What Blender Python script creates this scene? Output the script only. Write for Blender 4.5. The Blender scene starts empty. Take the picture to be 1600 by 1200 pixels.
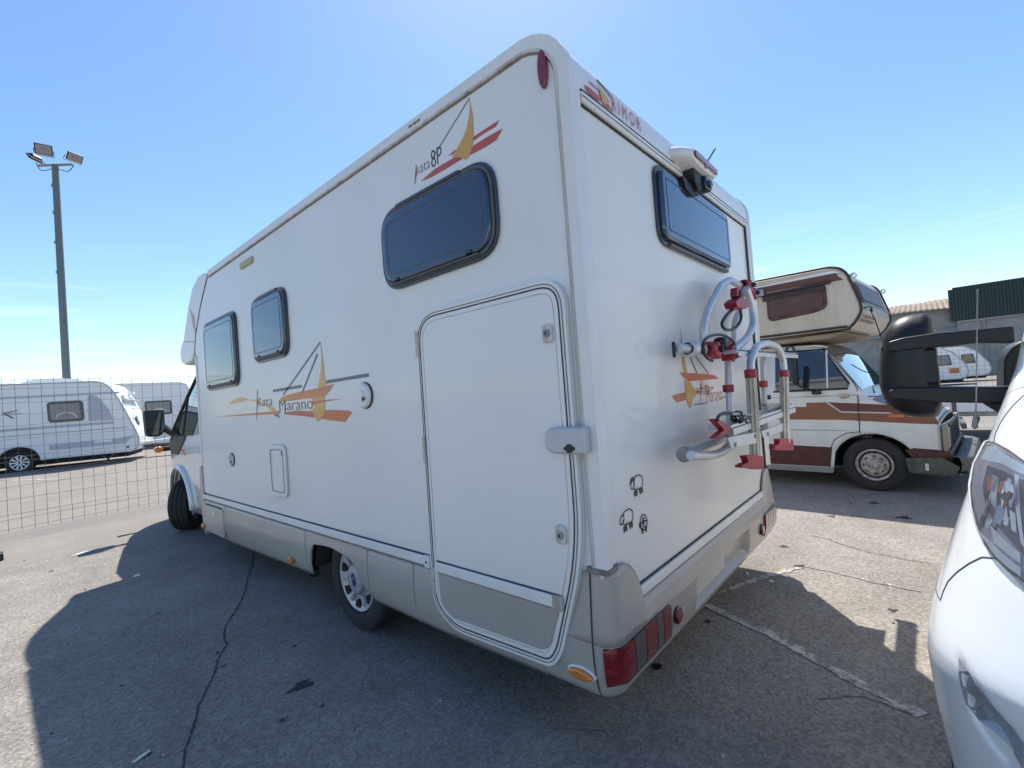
import bpy, bmesh, math, random
from mathutils import Vector, Matrix
random.seed(7)
S = bpy.context.scene
COL = S.collection
# ---------------------------------------------------------------- camera
def make_camera():
    yaw, pitch, roll = math.radians(48.457), math.radians(1.2127), math.radians(4.2759)
    f = Vector((math.sin(yaw)*math.cos(pitch), math.cos(yaw)*math.cos(pitch), math.sin(pitch)))
    r = Vector((math.cos(yaw), -math.sin(yaw), 0)); u = r.cross(f)
    r2 = math.cos(roll)*r-math.sin(roll)*u; u2 = math.sin(roll)*r+math.cos(roll)*u
    cd = bpy.data.cameras.new('camera'); cam = bpy.data.objects.new('camera', cd); COL.objects.link(cam)
    m = Matrix((r2, u2, -f)).transposed().to_4x4(); m.translation = Vector((0, 0, 1.5))
    cam.matrix_world = m
    cd.sensor_width = 36; cd.lens = 729.14/1600*36; cd.clip_start = .02; cd.clip_end = 2000
    S.camera = cam
make_camera()
# ---------------------------------------------------------------- light
SUN = Vector((1.43, 1.10, 2.96)).normalized()
ELEV = math.asin(SUN.z); AZ = math.atan2(SUN.x, SUN.y)
sd = bpy.data.lights.new('sun', 'SUN'); sd.energy = 5.0; sd.angle = math.radians(.53); sd.color = (1, .95, .87)
sun = bpy.data.objects.new('sun', sd); COL.objects.link(sun)
sun.rotation_euler = SUN.to_track_quat('Z', 'Y').to_euler()
W = bpy.data.worlds.new('World'); S.world = W; W.use_nodes = True
wt = W.node_tree; wn = wt.nodes; wl = wt.links
sky = wn.new('ShaderNodeTexSky'); sky.sky_type = 'NISHITA'; sky.sun_disc = False
sky.sun_elevation = ELEV; sky.sun_rotation = AZ; sky.air_density = 1.0; sky.dust_density = .3; sky.ozone_density = 2.2; sky.altitude = 60
def wnode(t, **k):
    n = wn.new(t)
    for a, b in k.items(): setattr(n, a, b)
    return n
tc = wnode('ShaderNodeTexCoord'); mp = wnode('ShaderNodeMapping'); mp.inputs['Scale'].default_value = (1.6, 1.6, 16)
wl.new(tc.outputs['Generated'], mp.inputs[0])
nz = wnode('ShaderNodeTexNoise'); nz.inputs['Scale'].default_value = 2.1; nz.inputs['Detail'].default_value = 5; nz.inputs['Distortion'].default_value = .6
wl.new(mp.outputs[0], nz.inputs['Vector'])
cr = wnode('ShaderNodeValToRGB'); cr.color_ramp.elements[0].position = .56; cr.color_ramp.elements[1].position = .78
wl.new(nz.outputs[0], cr.inputs[0])
sx = wnode('ShaderNodeSeparateXYZ'); wl.new(tc.outputs['Generated'], sx.inputs[0])
lo = wnode('ShaderNodeMapRange'); lo.inputs[1].default_value = .30; lo.inputs[2].default_value = .08; wl.new(sx.outputs[2], lo.inputs[0])
m1 = wnode('ShaderNodeMath', operation='MULTIPLY'); wl.new(cr.outputs[0], m1.inputs[0]); wl.new(lo.outputs[0], m1.inputs[1])
m2 = wnode('ShaderNodeMath', operation='MULTIPLY'); wl.new(m1.outputs[0], m2.inputs[0]); m2.inputs[1].default_value = .45
mx = wnode('ShaderNodeMixRGB'); mx.inputs[2].default_value = (7.5, 8.2, 9.2, 1)
hs = wnode('ShaderNodeHueSaturation'); hs.inputs['Saturation'].default_value = 1.13; wl.new(sky.outputs[0], hs.inputs['Color'])
wl.new(m2.outputs[0], mx.inputs[0]); wl.new(hs.outputs[0], mx.inputs[1])
bg = wn['Background']; bg.inputs[1].default_value = .145
wl.new(mx.outputs[0], bg.inputs[0])
vs = S.view_settings; vs.view_transform = 'Standard'; vs.look = 'None'; vs.gamma = 1; vs.use_curve_mapping = False; vs.exposure = .52
S.render.engine = 'CYCLES'

# ---------------------------------------------------------------- materials
def pbsdf(name, col, rough=.5, metal=0., coat=0., spec=.5, coat_rough=.05):
    m = bpy.data.materials.new(name); m.use_nodes = True
    b = m.node_tree.nodes['Principled BSDF']
    b.inputs['Base Color'].default_value = (*col, 1); b.inputs['Roughness'].default_value = rough
    b.inputs['Metallic'].default_value = metal; b.inputs['Coat Weight'].default_value = coat
    b.inputs['Coat Roughness'].default_value = coat_rough; b.inputs['Specular IOR Level'].default_value = spec
    return m
def vary(m, amt=.12, scale=3., bump=0., bscale=60., dark=None, rough_var=0., vert=False):
    """subtle dirt, fading and unevenness on a plain material"""
    nt = m.node_tree; n = nt.nodes; l = nt.links; b = n['Principled BSDF']
    col = tuple(b.inputs['Base Color'].default_value)[:3]
    t = n.new('ShaderNodeTexCoord'); mpn = n.new('ShaderNodeMapping'); l.new(t.outputs['Object'], mpn.inputs[0])
    if vert: mpn.inputs['Scale'].default_value = (1, 1, .12)
    z = n.new('ShaderNodeTexNoise'); z.inputs['Scale'].default_value = scale; z.inputs['Detail'].default_value = 7; z.inputs['Roughness'].default_value = .65
    l.new(mpn.outputs[0], z.inputs['Vector'])
    r = n.new('ShaderNodeValToRGB'); r.color_ramp.elements[0].position = .32; r.color_ramp.elements[1].position = .62
    d = dark or tuple(c*(1-amt) for c in col)
    r.color_ramp.elements[0].color = (*d, 1); r.color_ramp.elements[1].color = (*col, 1)
    l.new(z.outputs[0], r.inputs[0]); l.new(r.outputs[0], b.inputs['Base Color'])
    if rough_var:
        mr = n.new('ShaderNodeMapRange'); r0 = b.inputs['Roughness'].default_value
        mr.inputs[3].default_value = r0+rough_var; mr.inputs[4].default_value = r0
        l.new(z.outputs[0], mr.inputs[0]); l.new(mr.outputs[0], b.inputs['Roughness'])
    if bump:
        z2 = n.new('ShaderNodeTexNoise'); z2.inputs['Scale'].default_value = bscale; z2.inputs['Detail'].default_value = 4
        l.new(t.outputs['Object'], z2.inputs['Vector'])
        bp = n.new('ShaderNodeBump'); bp.inputs['Strength'].default_value = bump; bp.inputs['Distance'].default_value = .02
        l.new(z2.outputs[0], bp.inputs['Height']); l.new(bp.outputs[0], b.inputs['Normal'])
        if b.inputs['Coat Weight'].default_value: l.new(bp.outputs[0], b.inputs['Coat Normal'])
    return m
M = {}
M['white'] = vary(pbsdf('gelcoat_white', (.77, .755, .725), .38, coat=.4, coat_rough=.09), .06, 1.1, bump=.035, bscale=2.2, rough_var=.14)
M['white2'] = vary(pbsdf('painted_white_trim', (.77, .755, .725), .4, coat=.2), .10, 5, vert=True)
M['dirty_white'] = vary(pbsdf('dirty_white_trim', (.62, .59, .54), .55), .3, 14, dark=(.34, .29, .23), vert=True)
M['vanwhite'] = vary(pbsdf('van_paint', (.71, .725, .73), .28, coat=1.0, coat_rough=.02), .03, 1.5)
M['beige'] = vary(pbsdf('skirt_beige', (.41, .375, .34), .36, coat=.45, coat_rough=.12), .12, 2.2, bump=.05, bscale=2.5, rough_var=.15)
M['seam'] = pbsdf('seam_sealant', (.05, .048, .046), .8)
M['grime'] = vary(pbsdf('grimy_sealant', (.26, .235, .20), .85), .4, 20)
M['win'] = vary(pbsdf('acrylic_window', (.012, .028, .072), .07, coat=.6, spec=.8, coat_rough=.02), .3, 2, bump=.04, bscale=3)
M['winframe'] = pbsdf('window_frame_dark', (.03, .036, .05), .28, coat=.4)
M['winframe2'] = vary(pbsdf('window_frame_grey', (.10, .095, .09), .45), .3, 20)
M['glass'] = pbsdf('cab_glass', (.02, .028, .03), .04, coat=1., spec=.8, coat_rough=.01)
M['black'] = vary(pbsdf('black_plastic', (.011, .011, .013), .36), .3, 12, bump=.03, bscale=300, rough_var=.15)
M['blackgloss'] = pbsdf('gloss_black', (.012, .012, .014), .15, coat=.5)
M['rubber'] = vary(pbsdf('tyre_rubber', (.024, .024, .025), .85), .35, 12, bump=.1, bscale=90, dark=(.04, .037, .034))
M['dark'] = pbsdf('underbody_dark', (.018, .017, .016), .95)
M['alu'] = vary(pbsdf('anodised_aluminium', (.62, .63, .64), .38, metal=.75), .15, 9, rough_var=.2)
M['alu_worn'] = vary(pbsdf('weathered_aluminium', (.60, .56, .47), .5, metal=.35), .3, 18, dark=(.36, .32, .25), vert=True)
M['steel'] = vary(pbsdf('dull_steel', (.33, .33, .33), .5, metal=.6), .3, 12)
M['red'] = vary(pbsdf('red_plastic', (.36, .018, .03), .42), .3, 15, dark=(.22, .012, .02))
M['lens_red'] = vary(pbsdf('red_lens', (.22, .003, .010), .12, coat=1., coat_rough=.02), .35, 30)
M['lens_smoke'] = vary(pbsdf('smoke_lens', (.085, .078, .075), .15, coat=1., coat_rough=.02), .3, 30)
for k_ in ('lens_red', 'lens_smoke'):
    nt_ = M[k_].node_tree; w_ = nt_.nodes.new('ShaderNodeTexWave'); w_.inputs['Scale'].default_value = 38; w_.bands_direction = 'Z'; tc_ = nt_.nodes.new('ShaderNodeTexCoord'); b_ = nt_.nodes.new('ShaderNodeBump')
    b_.inputs['Strength'].default_value = .22; b_.inputs['Distance'].default_value = .002; nt_.links.new(tc_.outputs['Object'], w_.inputs['Vector']); nt_.links.new(w_.outputs[0], b_.inputs['Height']); nt_.links.new(b_.outputs[0], nt_.nodes['Principled BSDF'].inputs['Normal'])
M['lens_amber'] = vary(pbsdf('amber_lens', (.75, .22, .01), .18, coat=1.), .35, 40)
M['wheel'] = vary(pbsdf('wheel_silver', (.50, .51, .53), .35, metal=.45, coat=.3), .2, 14, rough_var=.15)
M['blue'] = pbsdf('badge_blue', (.015, .035, .13), .25, coat=.8)
M['chrome'] = pbsdf('chrome', (.75, .76, .78), .12, metal=1.)
M['orange'] = vary(pbsdf('decal_orange', (.60, .145, .035), .35, coat=.3), .1, 6)
M['redor'] = vary(pbsdf('decal_red_orange', (.50, .085, .045), .35, coat=.3), .1, 6)
M['yellow'] = vary(pbsdf('decal_ochre', (.66, .36, .075), .35, coat=.3), .1, 6)
M['slate'] = pbsdf('decal_slate', (.13, .15, .19), .4)
M['ink'] = pbsdf('decal_ink', (.03, .03, .035), .5)
M['brownink'] = pbsdf('decal_brown', (.24, .14, .11), .5)
M['lockpaint'] = vary(pbsdf('silver_white_lock', (.50, .52, .54), .4, metal=.15, coat=.2), .1, 12)
M['seamgrey'] = pbsdf('panel_gap', (.10, .11, .12), .8)
M['plate'] = pbsdf('plate_blank', (.50, .49, .44), .6)
M['cream'] = vary(pbsdf('aged_cream', (.60, .52, .40), .5, coat=.15), .14, 5, dark=(.46, .38, .27), vert=True)
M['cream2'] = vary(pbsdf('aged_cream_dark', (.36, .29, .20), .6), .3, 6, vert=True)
M['brown'] = vary(pbsdf('stripe_brown', (.24, .085, .035), .45), .15, 8)
M['brown2'] = vary(pbsdf('stripe_dark_brown', (.15, .045, .028), .5), .2, 8)
M['maroon'] = vary(pbsdf('sill_maroon', (.10, .024, .020), .5), .35, 9, dark=(.06, .016, .013))
M['oldwhite'] = vary(pbsdf('old_white_paint', (.70, .70, .66), .42, coat=.2), .1, 5)
M['brownwin'] = vary(pbsdf('smoked_brown_acrylic', (.12, .06, .055), .42, coat=.0, spec=.3), .3, 5)
M['dkbrown'] = pbsdf('dark_brown_trim', (.035, .018, .014), .5)
M['olive'] = vary(pbsdf('bumper_olive_grey', (.115, .118, .095), .6), .35, 10, dark=(.055, .055, .045))
M['rustrim'] = vary(pbsdf('rusty_steel_wheel', (.60, .56, .52), .55), .4, 16, dark=(.19, .10, .06))
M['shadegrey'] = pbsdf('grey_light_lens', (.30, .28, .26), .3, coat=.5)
M['sun_visor'] = vary(pbsdf('faded_tan_visor', (.22, .17, .12), .7), .3, 4)
M['galv'] = vary(pbsdf('galvanised_wire', (.11, .11, .11), .6, metal=.3), .3, 20)
M['pole'] = vary(pbsdf('pole_paint', (.13, .16, .165), .5), .1, 4)
M['cara'] = vary(pbsdf('caravan_white', (.80, .80, .79), .35, coat=.4), .06, 2)
M['caragrey'] = pbsdf('caravan_grey_band', (.46, .47, .52), .5)
M['caradark'] = pbsdf('caravan_print', (.14, .15, .18), .5)
M['curtain'] = vary(pbsdf('curtain', (.36, .33, .31), .7), .3, 6, vert=True)
M['green'] = vary(pbsdf('dark_green_cladding', (.016, .036, .034), .5), .2, 2)
M['wallwhite'] = vary(pbsdf('concrete_wall', (.34, .335, .32), .85), .14, 1.2, dark=(.24, .235, .22))
M['tanroof'] = vary(pbsdf('weathered_tan_roof', (.32, .25, .18), .9), .4, 3, dark=(.16, .12, .09))
M['lampglass'] = pbsdf('floodlight_glass', (.26, .245, .205), .3, coat=.5)
M['headglass'] = pbsdf('headlamp_glass', (.9, .92, .95), .02)
M['headglass'].node_tree.nodes['Principled BSDF'].inputs['Transmission Weight'].default_value = .96
M['headglass'].node_tree.nodes['Principled BSDF'].inputs['IOR'].default_value = 1.12
M['scrap_sunspot'] = pbsdf('pale_scrap_sunspot', (.62, .66, .55), .7)
M['tar'] = vary(pbsdf('oil_stain', (.03, .03, .032), .8), .2, 20)
M['smear'] = vary(pbsdf('old_smear', (.14, .13, .12), .9), .3, 30)
M['grit'] = pbsdf('pale_grit', (.42, .40, .36), .9)
M['darkseal'] = pbsdf('dark_gap', (.03, .03, .032), .9)

def asphalt(name, paint=None, crack=False):
    m = bpy.data.materials.new(name); m.use_nodes = True
    nt = m.node_tree; n = nt.nodes; l = nt.links; b = n['Principled BSDF']
    def N(t, **k):
        x = n.new(t)
        for a, v in k.items():
            if a in ('Scale', 'Detail', 'Roughness', 'Distortion', 'Randomness'): x.inputs[a].default_value = v
            else: setattr(x, a, v)
        return x
    geo = N('ShaderNodeNewGeometry'); P = geo.outputs['Position']
    def ramp(src, a, b2, c0, c1):
        r = N('ShaderNodeValToRGB'); e = r.color_ramp.elements
        e[0].position = a; e[1].position = b2; e[0].color = (*c0, 1); e[1].color = (*c1, 1); l.new(src, r.inputs[0]); return r.outputs[0]
    def mix(f, a, c, mode='MIX'):
        x = N('ShaderNodeMixRGB', blend_type=mode)
        for i, v in enumerate((f, a, c)):
            if isinstance(v, (int, float)): x.inputs[i].default_value = v
            elif isinstance(v, tuple): x.inputs[i].default_value = (*v, 1)
            else: l.new(v, x.inputs[i])
        return x.outputs[0]
    def noise(s, d=5, r=.6, dist=0.):
        x = N('ShaderNodeTexNoise', Scale=s, Detail=d, Roughness=r, Distortion=dist); l.new(P, x.inputs['Vector']); return x.outputs[0]
    vor = N('ShaderNodeTexVoronoi', Scale=75.); l.new(P, vor.inputs['Vector'])
    sep = N('ShaderNodeSeparateColor'); l.new(vor.outputs['Color'], sep.inputs[0])
    stones = ramp(sep.outputs[0], .15, .95, (.13, .118, .107), (.48, .435, .385))
    fine = ramp(noise(230, 3, .7), .35, .68, (.16, .148, .136), (.45, .41, .37))
    c = mix(.4, stones, fine)
    c = mix(.35, c, ramp(noise(38, 4), .38, .62, (.25, .225, .20), (.37, .332, .294)))
    # broad stains
    big = noise(.55, 5, .6, .4)
    c = mix(.7, c, ramp(big, .33, .68, (.62, .62, .62), (1.12, 1.1, 1.07)), 'MULTIPLY')
    med = noise(2.4, 6, .65)
    c = mix(.55, c, ramp(med, .35, .62, (.72, .71, .70), (1.05, 1.05, 1.05)), 'MULTIPLY')
    # pale worn concrete further away, its edge uneven
    sx = N('ShaderNodeSeparateXYZ'); l.new(P, sx.inputs[0])
    ed = N('ShaderNodeMath', operation='MULTIPLY_ADD'); l.new(noise(1.1, 5), ed.inputs[0]); ed.inputs[1].default_value = 1.3; l.new(sx.outputs[1], ed.inputs[2])
    e2 = N('ShaderNodeMapRange'); e2.inputs[1].default_value = 8.3; e2.inputs[2].default_value = 8.9; l.new(ed.outputs[0], e2.inputs[0])
    pale = mix(.5, ramp(noise(60, 3), .35, .65, (.215, .19, .167), (.29, .257, .223)), ramp(noise(.9, 6, .7), .3, .7, (.195, .172, .151), (.30, .265, .23)))
    c = mix(e2.outputs[0], c, pale)
    if paint:
        pm = ramp(noise(11, 6, .75), paint, paint+.10, (0, 0, 0), (1, 1, 1))
        pm2 = ramp(noise(150, 2), .40, .55, (.2, .2, .2), (1, 1, 1))
        pf = mix(1., pm, pm2, 'MULTIPLY')
        c = mix(pf, c, (.62, .61, .57))
    if crack:
        c = mix(.85, c, (.028, .027, .026))
    l.new(c, b.inputs['Base Color'])
    b.inputs['Roughness'].default_value = .88; b.inputs['Specular IOR Level'].default_value = .3
    bp = N('ShaderNodeBump'); bp.inputs['Strength'].default_value = .6; bp.inputs['Distance'].default_value = .008
    hh = N('ShaderNodeMath', operation='ADD'); l.new(vor.outputs['Distance'], hh.inputs[0]); l.new(noise(180, 3), hh.inputs[1])
    l.new(hh.outputs[0], bp.inputs['Height'])
    bp2 = N('ShaderNodeBump'); bp2.inputs['Strength'].default_value = .35; bp2.inputs['Distance'].default_value = .02
    l.new(noise(9, 4), bp2.inputs['Height']); l.new(bp.outputs[0], bp2.inputs['Normal'])
    l.new(bp2.outputs[0], b.inputs['Normal'])
    return m
M['asphalt'] = asphalt('asphalt'); M['paint'] = asphalt('worn_road_paint', paint=.44); M['paint_faint'] = asphalt('faint_road_paint', paint=.54); M['crack'] = asphalt('asphalt_crack', crack=True)

# ---------------------------------------------------------------- mesh helpers
BASE = {}
def thing(name, label, cat, loc=(0, 0, 0), rotz=0, group=None, local=False):
    o = bpy.data.objects.new(name, None); COL.objects.link(o); o.location = loc; o.rotation_euler = (0, 0, rotz)
    o.empty_display_size = .2
    o['label'] = label; o['category'] = cat
    if group: o['group'] = group
    BASE[o.name] = Vector((0, 0, 0)) if local else Vector(loc)
    return o
def ax3(axis, a, p, q):
    return (a, p, q) if axis == 0 else ((p, a, q) if axis == 1 else (p, q, a))
class B:
    def __init__(s): s.v = []; s.f = []
    def box(s, x0, x1, y0, y1, z0, z1):
        i = len(s.v)
        s.v += [(x, y, z) for z in (z0, z1) for x, y in ((x0, y0), (x1, y0), (x1, y1), (x0, y1))]
        s.f += [(i, i+3, i+2, i+1), (i+4, i+5, i+6, i+7)]+[(i+k, i+(k+1) % 4, i+4+(k+1) % 4, i+4+k) for k in range(4)]
        return s
    def prism(s, poly, axis, a, b):
        i = len(s.v); n = len(poly)
        s.v += [ax3(axis, a, *p) for p in poly]+[ax3(axis, b, *p) for p in poly]
        s.f += [tuple(range(i, i+n)), tuple(range(i+2*n-1, i+n-1, -1))]+[(i+k, i+(k+1) % n, i+n+(k+1) % n, i+n+k) for k in range(n)]
        return s
    def ring(s, outer, inner, axis, a, b):
        """band between two closed outlines with equal counts"""
        n = len(outer); i = len(s.v)
        for pl, d in ((outer, a), (outer, b), (inner, b), (inner, a)): s.v += [ax3(axis, d, *p) for p in pl]
        for k in range(n):
            k2 = (k+1) % n
            for q in range(4):
                q2 = (q+1) % 4; s.f.append((i+q*n+k, i+q*n+k2, i+q2*n+k2, i+q2*n+k))
        return s
    def grid(s, rows, close=False):
        i = len(s.v); m = len(rows[0])
        for r in rows: s.v += [tuple(p) for p in r]
        for a in range(len(rows)-1):
            for k in range(m if close else m-1):
                k2 = (k+1) % m; s.f.append((i+a*m+k, i+a*m+k2, i+(a+1)*m+k2, i+(a+1)*m+k))
        return s
    def tube(s, path, r, n=8, caps=True, rs=None):
        P = [Vector(p) for p in path]; rows = []; prev = None
        for k, p in enumerate(P):
            t = (P[min(k+1, len(P)-1)]-P[max(k-1, 0)]).normalized()
            ref = prev if prev is not None else (Vector((0, 0, 1)) if abs(t.z) < .9 else Vector((1, 0, 0)))
            a = (ref-t*ref.dot(t)).normalized(); b = t.cross(a); prev = a
            rr = rs[k] if rs else r
            rows.append([p+(a*math.cos(2*math.pi*j/n)+b*math.sin(2*math.pi*j/n))*rr for j in range(n)])
        i = len(s.v); s.grid(rows, True)
        if caps: s.f += [tuple(range(i, i+n)), tuple(range(i+n*len(P)-1, i+n*len(P)-n-1, -1))]
        return s
    def lathe(s, prof, c, axis=0, n=32, sx=1.):
        """prof = [(offset along axis, radius)]"""
        rows = []
        for o, r in prof:
            row = []
            for j in range(n):
                t = 2*math.pi*j/n; p = r*math.cos(t); q = r*math.sin(t)
                d = ax3(axis, o, p, q); row.append((c[0]+d[0], c[1]+d[1], c[2]+d[2]))
            rows.append(row)
        return s.grid(rows, True)
    def ribbon(s, pts, w, axis, a, taper=False):
        """flat strip of width w along 2D points on a plane"""
        rows = []; n = len(pts)
        for k, p in enumerate(pts):
            q0 = pts[max(k-1, 0)]; q1 = pts[min(k+1, n-1)]
            dx, dy = q1[0]-q0[0], q1[1]-q0[1]; L = math.hypot(dx, dy) or 1
            ww = w[k] if isinstance(w, (list, tuple)) else w
            nx, ny = -dy/L*ww/2, dx/L*ww/2
            rows.append([ax3(axis, a, p[0]+nx, p[1]+ny), ax3(axis, a, p[0]-nx, p[1]-ny)])
        return s.grid(rows)
    def poly(s, pts3): 
        i = len(s.v); s.v += [tuple(p) for p in pts3]; s.f.append(tuple(range(i, i+len(pts3)))); return s
    def build(s, name, mat, parent=None, smooth=True, bevel=0., seg=2, angle=35, solid=0., subsurf=0, kind=None, label=None, recalc=True):
        me = bpy.data.meshes.new(name)
        base = BASE[parent.name] if parent else Vector((0, 0, 0))
        me.from_pydata([Vector(p)-base for p in s.v], [], s.f)
        if recalc:
            bm = bmesh.new(); bm.from_mesh(me); bmesh.ops.remove_doubles(bm, verts=bm.verts, dist=1e-5)
            bmesh.ops.recalc_face_normals(bm, faces=bm.faces); bm.to_mesh(me); bm.free()
        me.materials.append(M[mat] if isinstance(mat, str) else mat)
        if smooth:
            me.shade_smooth()
            try: me.set_sharp_from_angle(angle=math.radians(angle))
            except Exception: pass
        o = bpy.data.objects.new(name, me); COL.objects.link(o)
        if parent: o.parent = parent; BASE[o.name] = base
        if solid:
            d = o.modifiers.new('solid', 'SOLIDIFY'); d.thickness = abs(solid); d.offset = -1 if solid > 0 else 1
        if subsurf:
            d = o.modifiers.new('sub', 'SUBSURF'); d.levels = subsurf; d.render_levels = subsurf
        if bevel:
            d = o.modifiers.new('bevel', 'BEVEL'); d.width = bevel; d.segments = seg; d.limit_method = 'ANGLE'; d.angle_limit = math.radians(40)
            d.harden_normals = False
        if kind: o['kind'] = kind
        if label: o['label'] = label
        return o
def rnd_poly(pts, r, n=6):
    """round the corners of a closed outline"""
    out = []; m = len(pts)
    for k in range(m):
        p = Vector(pts[k]); a = Vector(pts[k-1])-p; b = Vector(pts[(k+1) % m])-p
        rr = r[k] if isinstance(r, (list, tuple)) else r
        rr = min(rr, a.length*.49, b.length*.49)
        if rr < 1e-4: out.append(tuple(p)); continue
        pa = p+a.normalized()*rr; pb = p+b.normalized()*rr
        for j in range(n+1):
            t = j/n; out.append(tuple(pa*(1-t)**2+p*2*t*(1-t)+pb*t*t))
    return out
def inset(poly, d):
    """shrink an outline towards its inside by d"""
    n = len(poly); A = sum(poly[k-1][0]*poly[k][1]-poly[k][0]*poly[k-1][1] for k in range(n)); sg = 1 if A > 0 else -1
    out = []
    for k in range(n):
        p = Vector(poly[k]); a = (p-Vector(poly[k-1])); b = (Vector(poly[(k+1) % n])-p)
        a = a.normalized() if a.length > 1e-9 else b.normalized(); b = b.normalized() if b.length > 1e-9 else a
        t = (a+b); t = t.normalized() if t.length > 1e-6 else a
        nn = Vector((-t.y, t.x))*sg; c = max(.5, nn.dot(Vector((-a.y, a.x))*sg))
        out.append(tuple(p+nn*d/c))
    return out
def rect(a0, a1, b0, b1): return [(a0, b0), (a1, b0), (a1, b1), (a0, b1)]
def ellipse(c, ra, rb, n=20, rot=0): return [(c[0]+ra*math.cos(2*math.pi*k/n)*math.cos(rot)-rb*math.sin(2*math.pi*k/n)*math.sin(rot), c[1]+ra*math.cos(2*math.pi*k/n)*math.sin(rot)+rb*math.sin(2*math.pi*k/n)*math.cos(rot)) for k in range(n)]
def smooth_path(pts, n=5):
    P = [Vector(p) for p in pts]; out = []
    for k in range(len(P)-1):
        p0, p1, p2, p3 = P[max(k-1, 0)], P[k], P[k+1], P[min(k+2, len(P)-1)]
        for j in range(n):
            t = j/n
            out.append(.5*((2*p1)+(p2-p0)*t+(2*p0-5*p1+4*p2-p3)*t*t+(3*p1-p0-3*p2+p3)*t**3))
    out.append(P[-1]); return out
def arc_pts(pts, r, n=6):
    """open path in 3D with rounded bends"""
    P = [Vector(p) for p in pts]; out = [P[0]]
    for k in range(1, len(P)-1):
        p = P[k]; a = P[k-1]-p; b = P[k+1]-p; rr = min(r, a.length*.49, b.length*.49)
        pa = p+a.normalized()*rr; pb = p+b.normalized()*rr
        for j in range(n+1):
            t = j/n; out.append(pa*(1-t)**2+p*2*t*(1-t)+pb*t*t)
    out.append(P[-1]); return out
def patch(poly, fn, off, mat, name, parent, sub=3, thick=.004, **k):
    """a curved panel: a 2D outline laid on the surface fn(a, b, off)"""
    bm = bmesh.new(); vs_ = [bm.verts.new((p[0], p[1], 0)) for p in poly]; bm.faces.new(vs_)
    bmesh.ops.triangulate(bm, faces=bm.faces)
    for _ in range(sub): bmesh.ops.subdivide_edges(bm, edges=[e for e in bm.edges if e.calc_length() > .035], cuts=1, use_grid_fill=True)
    bmesh.ops.triangulate(bm, faces=bm.faces)
    bnd = [e for e in bm.edges if e.is_boundary]
    ret = bmesh.ops.extrude_edge_only(bm, edges=bnd)
    low = set(v for v in ret['geom'] if isinstance(v, bmesh.types.BMVert))
    b = B(); idx = {}
    for i, v in enumerate(bm.verts):
        idx[v] = i; b.v.append(tuple(fn(v.co.x, v.co.y, off-thick if v in low else off)))
    for f in bm.faces: b.f.append(tuple(idx[v] for v in f.verts))
    bm.free()
    return b.build(name, mat, parent, **k)
_txt = {}
def text_geo(s, fat=-.014):
    if (s, fat) in _txt: return _txt[(s, fat)]
    c = bpy.data.curves.new('lettering_curve', 'FONT'); c.body = s; c.resolution_u = 3; c.offset = fat
    o = bpy.data.objects.new('lettering_curve', c); COL.objects.link(o)
    me = bpy.data.meshes.new_from_object(o.evaluated_get(bpy.context.evaluated_depsgraph_get()))
    vs_ = [tuple(v.co)[:2] for v in me.vertices]; fs = [tuple(p.vertices) for p in me.polygons]
    bpy.data.objects.remove(o); bpy.data.curves.remove(c); bpy.data.meshes.remove(me)
    _txt[(s, fat)] = (vs_, fs); return _txt[(s, fat)]
def letter(s, p0, p1, up, mat, parent, name='lettering', bold=0.):
    """lay lettering from p0 (bottom left) to p1 (bottom right) with the 3D vector up as cap height"""
    vs_, fs = text_geo(s); x0 = min(v[0] for v in vs_); x1 = max(v[0] for v in vs_)
    y1 = max(v[1] for v in vs_); p0 = Vector(p0); d = Vector(p1)-p0; up = Vector(up)
    b = B(); b.v = [tuple(p0+d*((v[0]-x0)/(x1-x0))+up*(v[1]/y1)) for v in vs_]; b.f = fs
    return b.build(name, mat, parent, smooth=False, recalc=False)

# ---------------------------------------------------------------- ground
def gz(x, y): 
    t = max(0., min(1., (y-11.2)/9.)); return .26*t*t*(3-2*t)
def make_ground():
    xs = [-400, -120, -40, -20]+[-12+i*2 for i in range(20)]+[36, 60, 140, 500]
    ys = [-400, -120, -40, -20]+[-12+i*1.0 for i in range(44)]+[40, 60, 140, 500]
    b = B().grid([[(x, y, gz(x, y)) for x in xs] for y in ys])
    o = b.build('ground', 'asphalt', kind='structure')
make_ground()
def strip(name, pts, w, mat, z=.004, jag=.0, step=.05, kind='structure', fade=False):
    P = [Vector((p[0], p[1])) for p in pts]; out = []; ws = []
    for a, c in zip(P, P[1:]):
        n = max(1, int((c-a).length/step))
        for k in range(n): out.append(a+(c-a)*k/n)
    out.append(P[-1])
    N = len(out)
    rows = []
    for k, p in enumerate(out):
        q0, q1 = out[max(0, k-1)], out[min(N-1, k+1)]; t = (q1-q0).normalized(); nn = Vector((-t.y, t.x))
        f = min(1, (k+.6)/N*5, (N-k)/N*5) if fade else 1
        l_ = w/2*f*(1+random.uniform(-jag, jag)); r_ = w/2*f*(1+random.uniform(-jag, jag)); j = random.uniform(-jag, jag)*w*.25
        A = p+nn*(l_+j); C = p-nn*(r_-j)
        rows.append([(A.x, A.y, gz(A.x, A.y)+z), (C.x, C.y, gz(C.x, C.y)+z)])
    return B().grid(rows).build(name, mat, smooth=False, kind=kind)
strip('painted_line', [(3.1453,1.2823),(3.127,1.1703),(3.0459,1.0069),(2.9668,0.7907),(2.8686,0.6125),(2.7713,0.4563),(2.7063,0.3343),(2.6479,0.2028),(2.5933,0.1164)], .062, 'paint', jag=.35, step=.03)
strip('painted_line', [(3.3385,1.1977),(3.5207,1.1235),(3.736,1.0294),(3.9514,0.9269),(4.1439,0.8)], .05, 'paint', jag=.4, step=.03, fade=True)
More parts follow.
